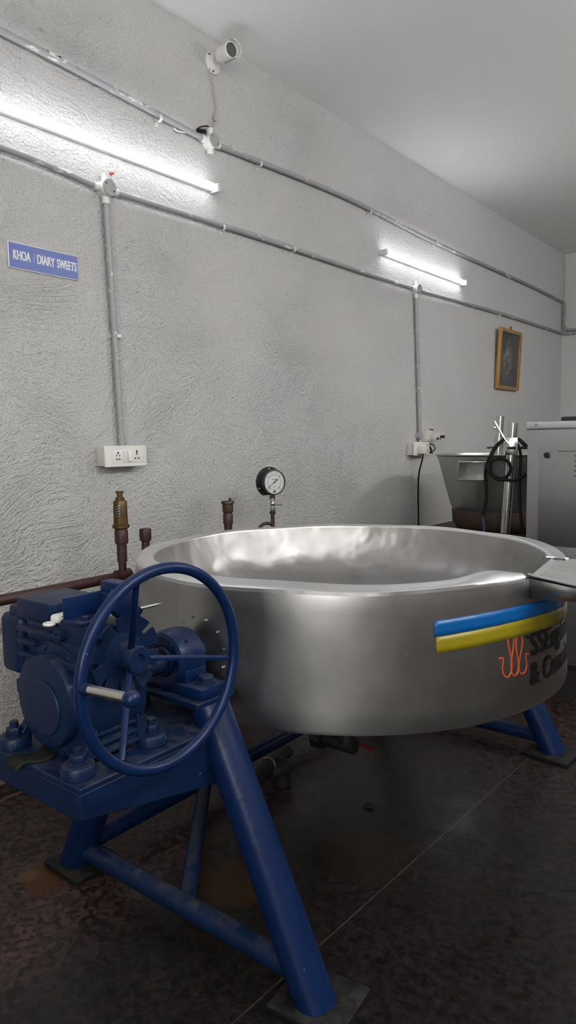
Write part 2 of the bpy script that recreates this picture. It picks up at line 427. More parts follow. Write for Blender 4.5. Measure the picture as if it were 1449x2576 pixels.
# ------------------------------------------------------------------ the room
CZ = 2.952; XR = 4.1; YF = 7.24; YB = -3.0
def slab(name, a, b, m):
    return tag(MB().span(a, b).build(name, m), kind='structure')
slab('floor', (-0.1, YB - 0.1, -0.1), (XR + 0.1, YF + 0.1, 0), M['floor'])
slab('ceiling', (-0.1, YB - 0.1, CZ), (XR + 0.1, YF + 0.1, CZ + 0.1), M['ceil'])
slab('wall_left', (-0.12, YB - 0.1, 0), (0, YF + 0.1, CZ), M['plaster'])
slab('wall_far', (0, YF, 0), (XR, YF + 0.12, CZ), M['plaster2'])
slab('wall_right', (XR, YB, 0), (XR + 0.12, YF, CZ), M['unseenwall'])
wr = MB()
wx0, wx1, wz0, wz1 = 2.6, 3.95, 1.1, 2.4  # assumed window opening, unseen, placed for the bright patch on the drum
wr.span((0, YB - 0.12, 0), (wx0, YB, CZ)).span((wx1, YB - 0.12, 0), (XR, YB, CZ)).span((wx0, YB - 0.12, 0), (wx1, YB, wz0)).span((wx0, YB - 0.12, wz1), (wx1, YB, CZ))
tag(wr.build('wall_rear', M['unseenwall']), kind='structure')
wf = MB()
for a, b in (((wx0, wz0), (wx0 + .05, wz1)), ((wx1 - .05, wz0), (wx1, wz1)), ((wx0, wz0), (wx1, wz0 + .05)), ((wx0, wz1 - .05), (wx1, wz1)), ((3.25, wz0), (3.30, wz1))):
    wf.span((a[0], YB - .09, a[1]), (b[0], YB - .03, b[1]))
tag(wf.build('assumed_window_1', M['white']), kind='structure')  # frame of the assumed rear window, out of view
# grey plaster skirting band at the foot of the long wall
slab('baseboard_left', (0, YB, 0), (0.022, YF, 0.10), M['skirt'])

# ------------------------------------------------------------------ conduits
CX = 0.020
def zx(px, py): 
    p = WX(px, py, CX); return Vector((CX, p.y, p.z))
def saddle(mb, p, d, r=0.0155):
    p = Vector(p); d = Vector(d).normalized()
    mb.lathe([(r - .003, -.006), (r, -.006), (r, .006), (r - .003, .006)], p, d, 16)
    side = d.cross(Vector((1, 0, 0))).normalized()
    for s in (1, -1): mb.box(p + side * s * 0.02 - Vector((p.x - 0.004, 0, 0)), (0.006, 0.012, 0.014))
def conduit(name, label, pts, group=None, clips=(), couplers=(), r=0.0122):
    t = thing(name, label, 'conduit', pts[0], group)
    MB().tube(pts, r, 14, smooth=6 if len(pts) > 2 else 0).build('pipe', M['conduit'], t)
    for c, d in clips:
        mb = MB(); saddle(mb, c, d); mb.build('saddle_clip', M['white'], t)
    for c, d in couplers:
        d = Vector(d).normalized(); MB().lathe([(r, -.03), (r + .0025, -.03), (r + .0025, .03), (r, .03)], c, d, 16).build('coupling', M['conduit'], t)
    return t
def jbox(label, c, ways, r=0.031, open_down=False):
    c = Vector(c)
    t = thing('junction_box', label, 'junction box', (0, c.y, c.z))
    MB().lathe([(0, 0), (r, 0), (r, .042), (r * .9, .045), (0, .045)], (0.0, c.y, c.z), (1, 0, 0), 28).build('body', M['white'], t)
    cv = MB(); cv.lathe([(0, .045), (r * .97, .045), (r * .97, .05), (0, .051)], (0, c.y, c.z), (1, 0, 0), 28)
    cv.build('cover', M['grey'], t)
    for s in (-1, 1):
        MB().cyl((0.0505, c.y + s * .017, c.z - s * .012), (0.0525, c.y + s * .017, c.z - s * .012), .003, n=10).build('screw', M['black'], t)
    for d in ways:
        d = Vector(d); a = Vector((CX, c.y, c.z)) + d * (r * .8); b = Vector((CX, c.y, c.z)) + d * (r + .024)
        MB().lathe([(.0, 0), (.015, 0), (.015, (b - a).length), (.0125, (b - a).length), (.0125, .012), (0, .012)], a, d, 20).build('entry_spout', M['white'], t)
    return t
U = V(0, 0, 1); YD = V(0, 1, 0)
jbU = WX(541, 352, 0.05); jbL = WX(277, 471, 0.05); jbR = WX(1057, 727, 0.05)
jbox('white round junction box with grey cover on upper conduit, below the security camera', jbU, (YD, -YD, U, -U))
jbox('round junction box on lower conduit above the left drop pipe, beside the sign', jbL, (YD, -YD, U, -U))
jbox('round junction box under the distant tube light', jbR, (YD, -YD, U, -U))
def run(p, q): return [p, q]
def clipsat(lst): return [(zx(*q), YD) for q in lst]
uL = [V(CX, 0.55, 2.556), V(CX, 1.377, 2.551), V(CX, jbU.y - .045, jbU.z)]
conduit('conduit_pipe', 'grey conduit along top of wall from left edge to the upper junction box', uL, None,
        clipsat([(400, 297)]), [(V(CX, 1.62, 2.545), V(0, 1, -.03))])
mb = MB(); mb.lathe([(.0124, -.012), (.0128, -.012), (.0128, .012), (.0124, .012)], V(CX, 1.555, 2.5475), (0, 1, -.02), 16)
mb.build('pipe_sticker', M['white'], bpy.data.objects['conduit_pipe'])
uR = [V(CX, jbU.y + .045, jbU.z), V(CX, 3.4, 2.531), zx(1099, 612), V(CX, 6.2, 2.508), V(CX, 7.2, 2.494)]
conduit('conduit_pipe', 'long grey conduit running from upper junction box to the far corner above distant tube light', uR, None,
        clipsat([(653, 412), (930, 532), (1096, 608), (1280, 697), (1391, 752)]))
lL = [V(CX, 0.55, 2.178), V(CX, 1.355, 2.176), V(CX, jbL.y - .045, jbL.z)]
conduit('conduit_pipe', 'grey conduit below left tube light ending at left junction box', lL)
lM = [V(CX, jbL.y + .045, jbL.z), zx(650, 596), zx(900, 680), V(CX, jbR.y - .045, jbR.z)]
conduit('conduit_pipe', 'grey conduit between the two lower junction boxes', lM, None, clipsat([(560, 572), (738, 627)]))
lR = [V(CX, jbR.y + .045, jbR.z), V(CX, 5.6, 2.185), V(CX, 7.2, 2.196)]
conduit('conduit_pipe', 'grey conduit below distant tube light passing above the framed picture', lR, None, clipsat([(1255, 795), (1371, 829)]))
conduit('conduit_pipe', 'vertical grey drop pipe to left switchboard', [V(CX, jbL.y, jbL.z - .045), V(CX, 1.802, 1.17)], None, [(V(CX, 1.802, 1.603), U)])
conduit('conduit_pipe', 'vertical grey drop pipe to the distant socket with the plug', [V(CX, jbR.y, jbR.z - .045), V(CX, 4.287, 1.16)], None, [(V(CX, 4.287, 1.507), U)])
conduit('conduit_pipe', 'short vertical conduit in far corner joining upper run to the elbow', [V(.03, 7.205, 2.49), V(.03, 7.20, 2.27), V(.05, 7.205, 2.23), V(.10, 7.215, 2.222)], r=.014)
conduit('conduit_pipe', 'upper of two conduits on the end wall', [V(.10, 7.219, 2.222), V(1.6, 7.219, 2.235)])
conduit('conduit_pipe', 'lower of two conduits on the end wall', [V(.03, 7.219, 2.19), V(1.6, 7.219, 2.19)])
tag(MB().tube([V(.02, 7.22, 2.94), V(.022, 7.222, 2.6), V(.025, 7.2, 2.42), V(.045, 7.188, 2.28), V(.07, 7.19, 2.225)], .004, 6, smooth=6).build('cable', M['wire']),
    'thin pale cable hanging down the far corner from ceiling', 'cable')

# ------------------------------------------------------------------ tube lights
def tube_light(y0, y1, z, label):
    t = thing('tube_light', label, 'tube light', (0, (y0 + y1) / 2, z), 'tube lights on the wall')
    MB().span((0.0, y0 + .01, z - .013), (.034, y1 - .01, z + .013), .003).build('housing', M['white'], t)
    d = MB(); pr = [(.034 + .018 * math.sin(a), .0165 * math.cos(a)) for a in [PI * i / 8 for i in range(9)]]
    d.prism([V(x, y0 + .018, z + q) for x, q in pr], V(0, y1 - y0 - .036, 0)).build('diffuser', M['tube'], t)
    for y in (y0, y1 - .018): MB().span((0, y, z - .018), (.053, y + .018, z + .018), .004).build('end_cap', M['frosted'], t)
    return t
tube_light(1.232, 2.372, 2.303, 'long glowing tube light on wall at left, below the upper conduit')
tube_light(3.80, 4.94, 2.308, 'glowing tube light farther along wall, above the distant socket')
# unseen hanging tubes, added to brighten the ceiling and the room
def fill_pendant(x, y, z, label):
    t = thing('fill_tube', label, 'tube light', (x, y, z), 'unseen fill tube lights added at the open side of the room')
    MB().span((x - .013, y - .57, z + .016), (x + .013, y + .57, z + .036)).build('housing', M['white'], t)
    MB().span((x - .018, y - .56, z - .016), (x + .018, y + .56, z + .0155), .006).build('diffuser', M['filltube'], t)
    for q in (-.4, .4): MB().cyl((x, y + q, z + .036), (x, y + q, CZ), .003, n=8).build('hanger_rod', M['nickel'], t)
fill_pendant(3.3, -0.9, 2.42, 'added fill tube light hanging from ceiling behind the photographer')
fill_pendant(3.3, 1.5, 2.42, 'added fill tube light hanging from ceiling to the side of the kettle lip')
fill_pendant(3.3, 4.0, 2.42, 'added fill tube light hanging from ceiling beyond the steel cabinet')
tag(MB().tube([WX(287, 405, .01), WX(288, 420, .02), WX(277, 430, .02), WX(262, 424, .015), WX(266, 432, .02), WX(277, 440, .02)], .0022, 6, smooth=6).build('wire', M['white']),
    'thin white wire between left tube light and junction box', 'wire')
tag(MB().tube([WX(276, 437, .03), WX(286, 436, .035)], .004, 6).tube([WX(276, 434, .03), WX(281, 441, .035)], .003, 6).build('wire_connector', M['redwire']),
    'tiny red wire connector above left junction box', 'connector')
tag(MB().tube([WX(1059, 689, .02), WX(1058, 703, .02), WX(1056, 715, .02)], .0035, 6).build('wire', M['white']), 'short white wire between distant tube light and its junction box', 'wire')

# ------------------------------------------------------------------ security camera
t = thing('security_camera', 'white bullet security camera mounted high on wall near ceiling', 'security camera', (0, 2.392, 2.848))
MB().lathe([(0, 0), (.046, 0), (.046, .008), (.038, .013), (.026, .02), (.02, .026), (0, .027)], (0, 2.392, 2.848), (1, 0, 0), 32).build('base_plate', M['white'], t)
for a in (20, 140, 260):
    MB().cyl((.012, 2.392 + .037 * math.cos(math.radians(a)), 2.848 + .037 * math.sin(math.radians(a))), (.0145, 2.392 + .037 * math.cos(math.radians(a)), 2.848 + .037 * math.sin(math.radians(a))), .005, n=10).build('screw', M['black'], t)
MB().tube([V(.025, 2.392, 2.848), V(.045, 2.388, 2.852), V(.06, 2.378, 2.855)], .009, 12, smooth=4).build('arm', M['white'], t)
cax = V(.97, -.20, -.10).normalized(); co = V(.055, 2.385, 2.858)
MB().lathe([(0, 0), (.022, 0), (.032, .008), (.0335, .014), (.0335, .028), (.0325, .029), (.0335, .03), (.0335, .088), (.030, .09), (.028, .088), (.028, .080), (0, .080)], co, cax, 36).build('camera_body', M['white'], t)
MB().lathe([(0, .0805), (.0275, .0805), (.0275, .083), (0, .0845)], co, cax, 32).build('lens_window', simple('smoked_lens', (.075, .08, .085), .18), t)
MB().lathe([(.0345, .02), (.037, .02), (.037, .108), (.0345, .108), (.0345, .02)], co, cax, 20, PI * 0.0, PI * 1.0).build('sun_shield', M['white'], t)
me, x0, x1, y0, y1 = text_mesh('D-Link', .01)
side = cax.cross(U).normalized(); upv = side.cross(cax)
def cammap(v):
    u = (v.x - x0) / (x1 - x0) * .026 + .034; w = (v.y - y0) / (y1 - y0) * .006 - .003
    ang = w / .0337 + 0.72
    return co + cax * u + (upv * math.sin(ang) + side * math.cos(ang)) * .0339
MB().mesh(me, cammap).build('logo', M['ink'], t)
tag(MB().tube([WX(527, 166, .008), WX(529, 186, .012), WX(536, 215, .012), WX(542, 250, .012), WX(545, 275, .012), WX(543, 300, .012), WX(537, 318, .015)], .0032, 6, smooth=6)
    .tube([WX(544, 288, .014), WX(541, 304, .014)], .006, 8).build('camera_cable', M['wire']), 'thin beige cable hanging from security camera to junction box', 'cable')
tag(MB().tube([WX(495, 326, .012), WX(505, 319, .016), WX(520, 317, .016), WX(528, 322, .018), WX(530, 332, .02)], .0028, 6, smooth=5)
    .tube([WX(497, 327, .014), WX(516, 331, .016)], .0085, 8).build('cable', M['rubber']), 'dark cable joint lying on upper conduit left of its junction box', 'cable')
tag(MB().tube([WX(437, 321, .014), WX(448, 330, .018), WX(468, 333, .016)], .003, 6, smooth=5).build('wire', M['white']), 'white wire curl beneath upper conduit', 'wire')

# ------------------------------------------------------------------ sign
t = thing('wall_sign', 'blue sign with white lettering on plaster wall at left', 'sign', (0, 1.502, 1.79))
sy0, sy1, sz0, sz1 = 1.361, 1.643, 1.791, 1.880
MB().span((0, sy0, sz0), (.006, sy1, sz1), .001).build('border', M['letter'], t)
MB().span((.006, sy0 + .004, sz0 + .003), (.0068, sy1 - .003, sz1 - .003)).build('panel', M['sign'], t)
lt = MB()
for s, a, b in (('KHOA', 1.380, 1.445), ('/', 1.4565, 1.4625), ('DIARY', 1.472, 1.542), ('SWEETS', 1.552, 1.634)):
    me, x0, x1, y0, y1 = text_mesh(s, .008 if s != '/' else .0)
    za, zb = (1.822, 1.854)
    for i, sh in enumerate((-.0011, -.0004, .0004, .0011) if s != '/' else (0,)): lt.mesh(me, lambda v: V(.0072 + i * .0001, sh + a + (v.x - x0) / (x1 - x0) * (b - a), za + (v.y - y0) / (y1 - y0) * (zb - za)))
lt.build('lettering', M['letter'], t)

# ------------------------------------------------------------------ switchboards
def holes(pts, t, m='black'):
    for y, z, r in pts:
        MB().cyl((.0708, y, z), (.0716, y, z), r, n=10).build('socket_hole', M[m], t)
t = thing('switchboard', 'white switchboard with two sockets and two switches under left drop pipe', 'switchboard', (0, 1.79, 1.094))
MB().span((0, 1.690, 1.098), (.052, 1.888, 1.172), .003).build('back_box', M['whitedirt'], t)
fp = MB(); pr = [(.052, 0), (.060, 0), (.068, .012), (.0695, .028), (.0695, .180), (.068, .195), (.060, .207), (.052, .207)]
fp.prism([V(x, 1.6865 + y, 1.094) for x, y in pr], V(0, 0, .082)).build('cover_plate', M['white'], t, bevel=.003)
MB().span((.0695, 1.715, 1.108), (.0705, 1.868, 1.160), .001).build('insert', M['white'], t)
for y in (1.774, 1.799): MB().box((.0725, y, 1.134), (.006, .0185, .042), Euler((0, .10 if y < 1.78 else -.1, 0)), .0015).build('switch', M['white'], t)
MB().cyl((.0757, 1.800, 1.1195), (.0762, 1.800, 1.1195), .0022, n=10).build('indicator', M['redhandle'], t)
holes([(1.742, 1.148, .0042), (1.735, 1.138, .0028), (1.749, 1.138, .0028), (1.735, 1.124, .0033), (1.742, 1.124, .002), (1.749, 1.124, .0033),
       (1.834, 1.152, .0048), (1.834, 1.143, .0036), (1.826, 1.126, .0036), (1.842, 1.126, .0036)], t)
t = thing('switchboard', 'small white switchboard with a plugged-in plug under the distant drop pipe', 'switchboard', (0, 4.235, 1.08))
MB().span((0, 4.146, 1.082), (.05, 4.325, 1.162), .003).build('back_box', M['whitedirt'], t)
MB().span((.052, 4.128, 1.078), (.066, 4.338, 1.168), .006).build('cover_plate', M['white'], t)
MB().box((.070, 4.250, 1.12), (.008, .022, .05), None, .001).build('switch', M['white'], t)
MB().box((.070, 4.272, 1.12), (.008, .016, .05), None, .001).build('switch', M['white'], t)
for y, z, r in ((4.30, 1.145, .006), (4.293, 1.108, .005), (4.312, 1.108, .005)):
    MB().cyl((.066, y, z), (.0668, y, z), r, n=10).build('socket_hole', M['black'], t)
t = thing('plug', 'white plug in the distant socket, black cord hanging down', 'plug', (.066, 4.195, 1.12))
MB().box((.088, 4.195, 1.118), (.042, .062, .058), None, .009).build('plug_body', M['white'], t)
MB().tube([V(.088, 4.20, 1.09), V(.085, 4.20, 1.06), V(.05, 4.215, .95), V(.03, 4.245, .80), V(.03, 4.25, .66), V(.03, 4.25, .3), V(.05, 4.24, .02)], .0055, 8, smooth=6).build('cord', M['rubber'], t)
t = thing('circuit_breaker', 'dirty white breaker box hanging open above the distant switchboard', 'breaker', (0, 4.36, 1.172))
R_ = Euler((0.10, 0, 0))
MB().box((.03, 4.345, 1.212), (.06, .095, .078), R_, .003).build('breaker_box', M['whitedirt'], t)
MB().box((.075, 4.40, 1.205), (.045, .085, .040), R_, .002).build('breaker', M['whitedirt'], t)
for i in range(4):
    MB().box((.102, 4.378 + i * .016, 1.188), (.014, .009, .016), R_, .001).build('terminal', M['black'] if i % 2 == 0 else M['whitedirt'], t)
    MB().box((.058, 4.352 + i * .013, 1.25 - i * .001), (.012, .006, .008), R_).build('terminal_screw', M['bronze'] if i == 3 else M['black'], t)
MB().box((.11, 4.435, 1.20), (.03, .022, .018), R_, .003).build('toggle', M['black'], t)
MB().cyl((.0, 4.275, 1.21), (.035, 4.275, 1.21), .022, n=16).build('cable_gland', M['grey'], t)
MB().tube([WX(1079, 1117, .03), WX(1088, 1118, .05), WX(1095, 1127, .05), WX(1090, 1134, .04), WX(1080, 1140, .03), WX(1086, 1134, .04), WX(1080, 1121, .03), WX(1085, 1137, .04), WX(1088, 1140, .04), WX(1079, 1136, .03)], .0035, 6, smooth=5).build('loose_wire', M['rubber'], t)

# ------------------------------------------------------------------ framed picture
t = thing('framed_picture', 'dark picture in a gilt frame hanging near the far corner', 'picture', (0, 5.795, 1.583))
pw, ph, fwd = .462, .486, .030
tilt = Matrix.Rotation(math.radians(3.2), 4, 'Y')
PO = V(.006, 5.797, 1.585)
def pm(y, z, x): return PO + (tilt @ V(x, y, z))
fr = MB()
for a, b in (((-pw / 2, 0), (-pw / 2 + fwd, ph)), ((pw / 2 - fwd, 0), (pw / 2, ph)), ((-pw / 2 + fwd, 0), (pw / 2 - fwd, fwd)), ((-pw / 2 + fwd, ph - fwd), (pw / 2 - fwd, ph))):
    fr.box(pm((a[0] + b[0]) / 2, (a[1] + b[1]) / 2, .014), (.028, b[0] - a[0], b[1] - a[1]), tilt.to_3x3(), .005)
for i in range(44):
    for s in (-1, 1): fr.box(pm(s * (pw / 2 - fwd + .003), .03 + i * .0098, .027), (.006, .006, .006), tilt.to_3x3())
fr.build('frame', M['gold'], t)
def m_print():
    k = NT('dark_print'); c = k.co()
    n = k.noise(k.mapv(c, (1, 7, 4.2)), 1.6, 5, 0.6, 1.2); n2 = k.noise(k.mapv(c, (1, 16, 9)), 1.7, 4, 0.6, 0.8)
    d = k.n('ShaderNodeVectorMath', operation='DISTANCE'); k.set(d.inputs[0], k.mapv(c, (0, 1.7, 1))); d.inputs[1].default_value = (0, -.05, .24)
    m = k.ramp(d.outputs['Value'], [(0.08, 1.0), (0.22, 0.0)])
    f = k.math('MULTIPLY', k.ramp(k.math('ADD', k.math('MULTIPLY', n, .6), k.math('MULTIPLY', n2, .4)), [(0.44, 0.0), (0.60, 0.8)]), m)
    k.p('Base Color', k.mix(f, (.028, .033, .036), k.mix(n2, (.28, .30, .29), (.34, .28, .16))))
    k.p('Roughness', .16); k.p('Specular IOR Level', .55); return k.m
MB().box(pm(0, ph / 2, .012), (.006, pw - fwd * 1.6, ph - fwd * 1.6), tilt.to_3x3()).build('glazed_print', m_print(), t)
hk = MB(); hk.torus(pm(.0, ph + .016, .01), (1, 0, 0), .012, .003, 20, 6); hk.build('hanging_ring', M['black'], t)

# ------------------------------------------------------------------ kettle
KC = V(1.053, 1.848, 0)
ZR, ZB, RT, RB = .8437, .5049, .650, .6637
def Rd(z): return RB + (RT - RB) * (z - ZB) / (ZR - ZB)
def wob(a, z=0): return 1 + .0045 * math.sin(3 * a + .6) + .003 * math.sin(7 * a + 1.3) + .0015 * math.sin(13 * a)
def wobd(a, z): return 1 + (wob(a) - 1) * max(0, min(1, (z - .6) / .24))
def Pc(az, r, z): return KC + V(r * math.cos(az), r * math.sin(az), z)
kettle = thing('tilting_kettle', 'large round stainless steel tilting kettle with a wide pouring lip', 'kettle', (KC.x, KC.y, ZB))
dr = MB()
prof = [(.30, ZB + .004), (RB - .015, ZB), (RB - .002, ZB + .003), (RB, ZB + .012)] + [(Rd(z), z) for z in (.56, .62, .68, .74, .79, .82)] + [(RT - .001, ZR - .007)]
dr.lathe(prof, KC, U, 160, sc=wobd)
drum = dr.build('drum', M['steel'], kettle)
def rin(a):
    d = (a + math.radians(75) + PI) % (2 * PI) - PI
    base = .597 - .042 * math.exp(-(d / .62) ** 2)
    q = (a + PI) % (2 * PI) - PI
    lo, hi = math.radians(-11.5), math.radians(15.5)
    if lo - .06 < q < hi + .06:      # the bowl runs out to the straight edge of the pouring lip
        p0 = Vector((.655 * math.cos(lo), .655 * math.sin(lo))); p1 = Vector((.618 * math.cos(hi), .618 * math.sin(hi)))
        n = Vector((p1.y - p0.y, p0.x - p1.x)).normalized(); c_ = n.dot(p0) / n.dot(Vector((math.cos(q), math.sin(q))))
        w = min(1, (q - lo + .06) / .06, (hi + .06 - q) / .06)
        return base + (c_ - base) * max(0, w)
    return base
A0, A1 = math.radians(13.5), math.radians(347.0)
rm = MB()
rp = []
NR = 150
def rimpt(u, v):
    a = A0 + (A1 - A0) * u
    ro, ri = RT * wob(a), rin(a) * (1 + .006 * math.sin(5 * a))
    edge = math.exp(-((a - math.radians(340)) / .13) ** 2) * .014
    prof = [(-.016, -.012), (-.016, -.003), (.06, .0), (.5, .0015), (.94, .0), (1.0, -.003), (1.0, -.02)]
    k = v * (len(prof) - 1); i = min(int(k), len(prof) - 2); f = k - i
    s = prof[i][0] + (prof[i + 1][0] - prof[i][0]) * f; dz = prof[i][1] + (prof[i + 1][1] - prof[i][1]) * f
    return Pc(a, ro + (ri - ro) * s, ZR + dz + edge * min(1, max(0, s) * 2.5) + .0016 * math.sin(9 * a))
rm.grid(rimpt, NR, 12)
rm.build('rim', M['rim'], kettle, ang=50)
bw = MB()
bp = [(1.0, ZR - .006), (.985, ZR - .03), (.965, ZR - .07), (.945, ZR - .105), (.915, ZR - .135), (.86, ZR - .160), (.78, ZR - .180), (.66, ZR - .203), (.5, ZR - .224), (.33, ZR - .237), (.16, ZR - .243), (0, ZR - .245)]
NB = 128
def bowlpt(i, j):
    a = 2 * PI * i / NB; s, z = bp[j]
    r = s * rin(a) * (1 + .006 * math.sin(5 * a) * s ** 6)
    dent = .006 * math.exp(-((s - .9) / .06) ** 2) * (math.sin(11 * a) + .7 * math.sin(17 * a + 1) + .5 * math.sin(29 * a))
    return Pc(a, r, z + dent)
vs = [[bw.bm.verts.new(bowlpt(i, j)) for j in range(len(bp) - 1)] for i in range(NB)]
cv = bw.bm.verts.new(KC + V(0, 0, bp[-1][1]))
for i in range(NB):
    q = (i + 1) % NB
    for j in range(len(bp) - 2): bw.bm.faces.new((vs[i][j], vs[q][j], vs[q][j + 1], vs[i][j + 1]))
    bw.bm.faces.new((vs[i][-1], vs[q][-1], cv))
bo = bw.build('bowl', M['bowl'], kettle, ang=60)
md = bo.modifiers.new('sub', 'SUBSURF'); md.levels = 1; md.render_levels = 2
# pouring lip: a flared tray with folded edges, wedge underneath
sp = MB()
a_l, a_r = math.radians(15.5), math.radians(-11.5)
i0, i1 = Pc(a_l, .616, ZR - .004), Pc(a_r, .652, ZR - .002)
o0, o1 = V(2.02, 2.16, ZR - .012), V(1.99, 1.60, ZR - .008)
def sppt(u, v):
    a = i0.lerp(i1, v); b = o0.lerp(o1, v); p = a.lerp(b, u); p.z -= .020 * math.sin(PI * v) * u
    return p
sp.grid(sppt, 14, 14)
sp.build('pouring_lip', M['rim'], kettle, solid=.004)
sd = MB()
b0, b1 = Pc(a_l, Rd(.73) + .002, .79), Pc(a_r, Rd(.74) + .002, .785)
dz = V(0, 0, -.006)
A_, B_, C_, D_ = [sd.bm.verts.new(p + dz) for p in (Pc(a_l, .645, ZR - .01), o0, o1, Pc(a_r, .648, ZR - .002))]
E_, F_ = sd.bm.verts.new(b0), sd.bm.verts.new(b1)
for f in ((A_, B_, E_), (D_, F_, C_), (E_, B_, C_, F_)): sd.bm.faces.new(f)
sd.build('lip_underside', M['steel'], kettle, solid=.003)
MB().tube([Pc(a_r, .645, ZR + .001), Pc(a_r, .645, ZR + .001).lerp(o1, .5), o1], .004, 8).build('weld_seam', M['rim'], kettle)
MB().tube([Pc(a_l, .60, ZR), Pc(a_l, .66, ZR - .002)], .004, 8).build('weld_seam', M['rim'], kettle)
# tapes around the drum
def tape(z0, z1, name, m, a0, a1, off, zt0, zt1):
    def f(u, v):
        a = math.radians(a0 + (a1 - a0) * u) + (.002 * math.sin(v * 9) if u < .01 else 0)
        zl = z0 + (zt0 - z0) * u; zh = z1 + (zt1 - z1) * u
        z = zl + (zh - zl) * v + .010 * math.sin(PI * min(1, u / .78))
        return Pc(a, Rd(z) * wobd(a, z) + off + .0006 * math.sin(a * 60), z)
    MB().grid(f, 60, 3).build(name, m, kettle, solid=.0006)
tape(.7285, .7665, 'blue_tape_strip', M['bluetape'], -37.9, 20, .0014, .722, .760)
tape(.6905, .7295, 'yellow_tape_strip', M['yellowtape'], -37.6, 20, .0018, .688, .7265)
# wording and coil emblem
def wrap(az0, az1, z0, z1, x0, x1, y0, y1, off=.0030):
    def f(v):
        a = math.radians(az0 + (v.x - x0) / (x1 - x0) * (az1 - az0)); z = z0 + (v.y - y0) / (y1 - y0) * (z1 - z0)
        return Pc(a, Rd(z) * wobd(a, z) + off, z)
    return f
def bold(mb, me, mk, cuts):
    for i, sh in enumerate((-.24, -.08, .08, .24)): mb.mesh(me, mk(.0016 + .00012 * i, sh), cuts)
tx = MB()
me, x0, x1, y0, y1 = text_mesh('SSEngineer', .006, 1.0)
me2, _, _, c0, c1 = text_mesh('SE', .006)
# scale so the capitals are 0.058 m tall; descender hangs below
k_ = .058 / (c1 - c0)
bold(tx, me, lambda off, sh: wrap(-11.5 + sh, 17.0 + sh, .640 + (y0 - c0) * k_, .640 + (y1 - c0) * k_, x0, x1, y0, y1, off), 60)
tx.build('brand_lettering', M['ink'], kettle)
tx = MB()
me, x0, x1, y0, y1 = text_mesh('& Consulta', .006, 1.0)
bold(tx, me, lambda off, sh: wrap(-12.2 + sh, 15.0 + sh, .566, .624, x0, x1, y0, y1, off), 60); tx.build('brand_lettering', M['ink'], kettle)
tx = MB(); me, x0, x1, y0, y1 = text_mesh('TM', .03)
tx.mesh(me, wrap(-14.0, -12.3, .687, .696, x0, x1, y0, y1, .0016), 6); tx.build('trademark_lettering', M['ink'], kettle)
lp = [(820, 832), (850, 832), (846, 880), (842, 920), (855, 965), (880, 976), (902, 945), (914, 880), (900, 780), (888, 710), (893, 665), (912, 652), (930, 672), (926, 740), (912, 830), (906, 900), (915, 950), (938, 962), (958, 930), (964, 860), (952, 760), (950, 690), (962, 648), (985, 640), (1003, 668), (998, 730), (978, 820), (968, 890), (978, 938), (1002, 948), (1028, 915), (1036, 860), (1028, 800), (1034, 790), (1057, 790)]
pts = []
for x, y in lp:
    a = math.radians(-22.2 + (x - 820) * .0409); z = .6582 - .000313 * (y - 830) - .000097 * (x - 820)
    pts.append(Pc(a, Rd(z) * wobd(a, z) - .0014, z))
MB().tube(pts, .0030, 6, smooth=4).build('coil_emblem', M['orange'], kettle)
# side trunnion with its welded pad and studs
AX, AZ = 1.057, .670
tr_ = MB().cyl((AX, 1.13, AZ), (AX, 1.20, AZ), .033).build('trunnion', M['bluedark'], kettle)
MB().cyl((AX, .93, AZ), (AX, 1.14, AZ), .024).build('shaft', M['bluedark'], kettle)
for i in range(12):
    a = 2 * PI * i / 12 + .2; x = AX + .085 * math.cos(a); z = AZ + .085 * math.sin(a)
    y = KC.y - math.sqrt(Rd(z) ** 2 - (x - KC.x) ** 2)
    MB().box((x, y - .003, z), (.005, .006, .006), Euler((0, a, 0)), .001).build('stud', M['nickel'], tr_)
MB().cyl((AX, 2.49, AZ), (AX, 2.56, AZ), .033).build('trunnion', M['bluedark'], kettle)
for az in (-96.4, -118):
    a = math.radians(az); MB().tube([Pc(a, Rd(.515) + .0002, .515), Pc(a, Rd(.68) + .0002, .68), Pc(a, Rd(.83) * wobd(a, .83) - .0002, .83)], .0012, 6).build('sheet_seam', M['steel'], kettle)
# bottom outlet with valve and red lever
MB().lathe([(.30, ZB + .004), (.2, ZB - .03), (.06, ZB - .05), (0, ZB - .05)], KC, U, 48).build('jacket_bottom', M['soot'], kettle)
MB().cyl(KC + V(0, 0, .46), KC + V(0, 0, .20), .028).tube([KC + V(-.14, .02, .185), KC + V(.02, .02, .185)], .026, 12).cyl(KC + V(-.14, .02, .185), KC + V(-.10, .02, .185), .04, n=8).build('drain_pipe', M['soot'], kettle)
MB().box(KC + V(.06, .03, .192), (.05, .018, .010), Euler((0, .2, 0)), .004).build('drain_lever', M['redhandle'], kettle)

# ------------------------------------------------------------------ stand
stand = thing('kettle_stand', 'blue painted tubular steel stand carrying kettle and gearbox', 'stand', (1.06, 1.85, 0))
XA, XB, SL = 1.480, .630, .497
for y in (1.10, 2.60):
    MB().cyl((XA, y, .004), (XA - SL * .59, y, .59), .0445, n=28).build('leg', M['blue'], stand)
    MB().cyl((XB, y, .004), (XB + SL * .59, y, .59), .0445, n=28).build('leg', M['blue'], stand)
    ya, yb = ((1.035, 1.19) if y < 2 else (2.52, 2.68))
    MB().box((XA - .005, (ya + yb) / 2, .008), (.17, yb - ya, .016), Euler((0, 0, .12 if y < 2 else -.08)), .004).build('foot_plate', M['footplate'], stand)
    MB().box((XB + .02, (ya + yb) / 2, .008), (.155, yb - ya, .016), Euler((0, .03, 0)), .004).build('foot_plate', M['footplate'], stand)
    MB().cyl((XB + .035, y, .062), (XA - .035, y, .062), .026).build('cross_brace', M['bluebase'], stand)
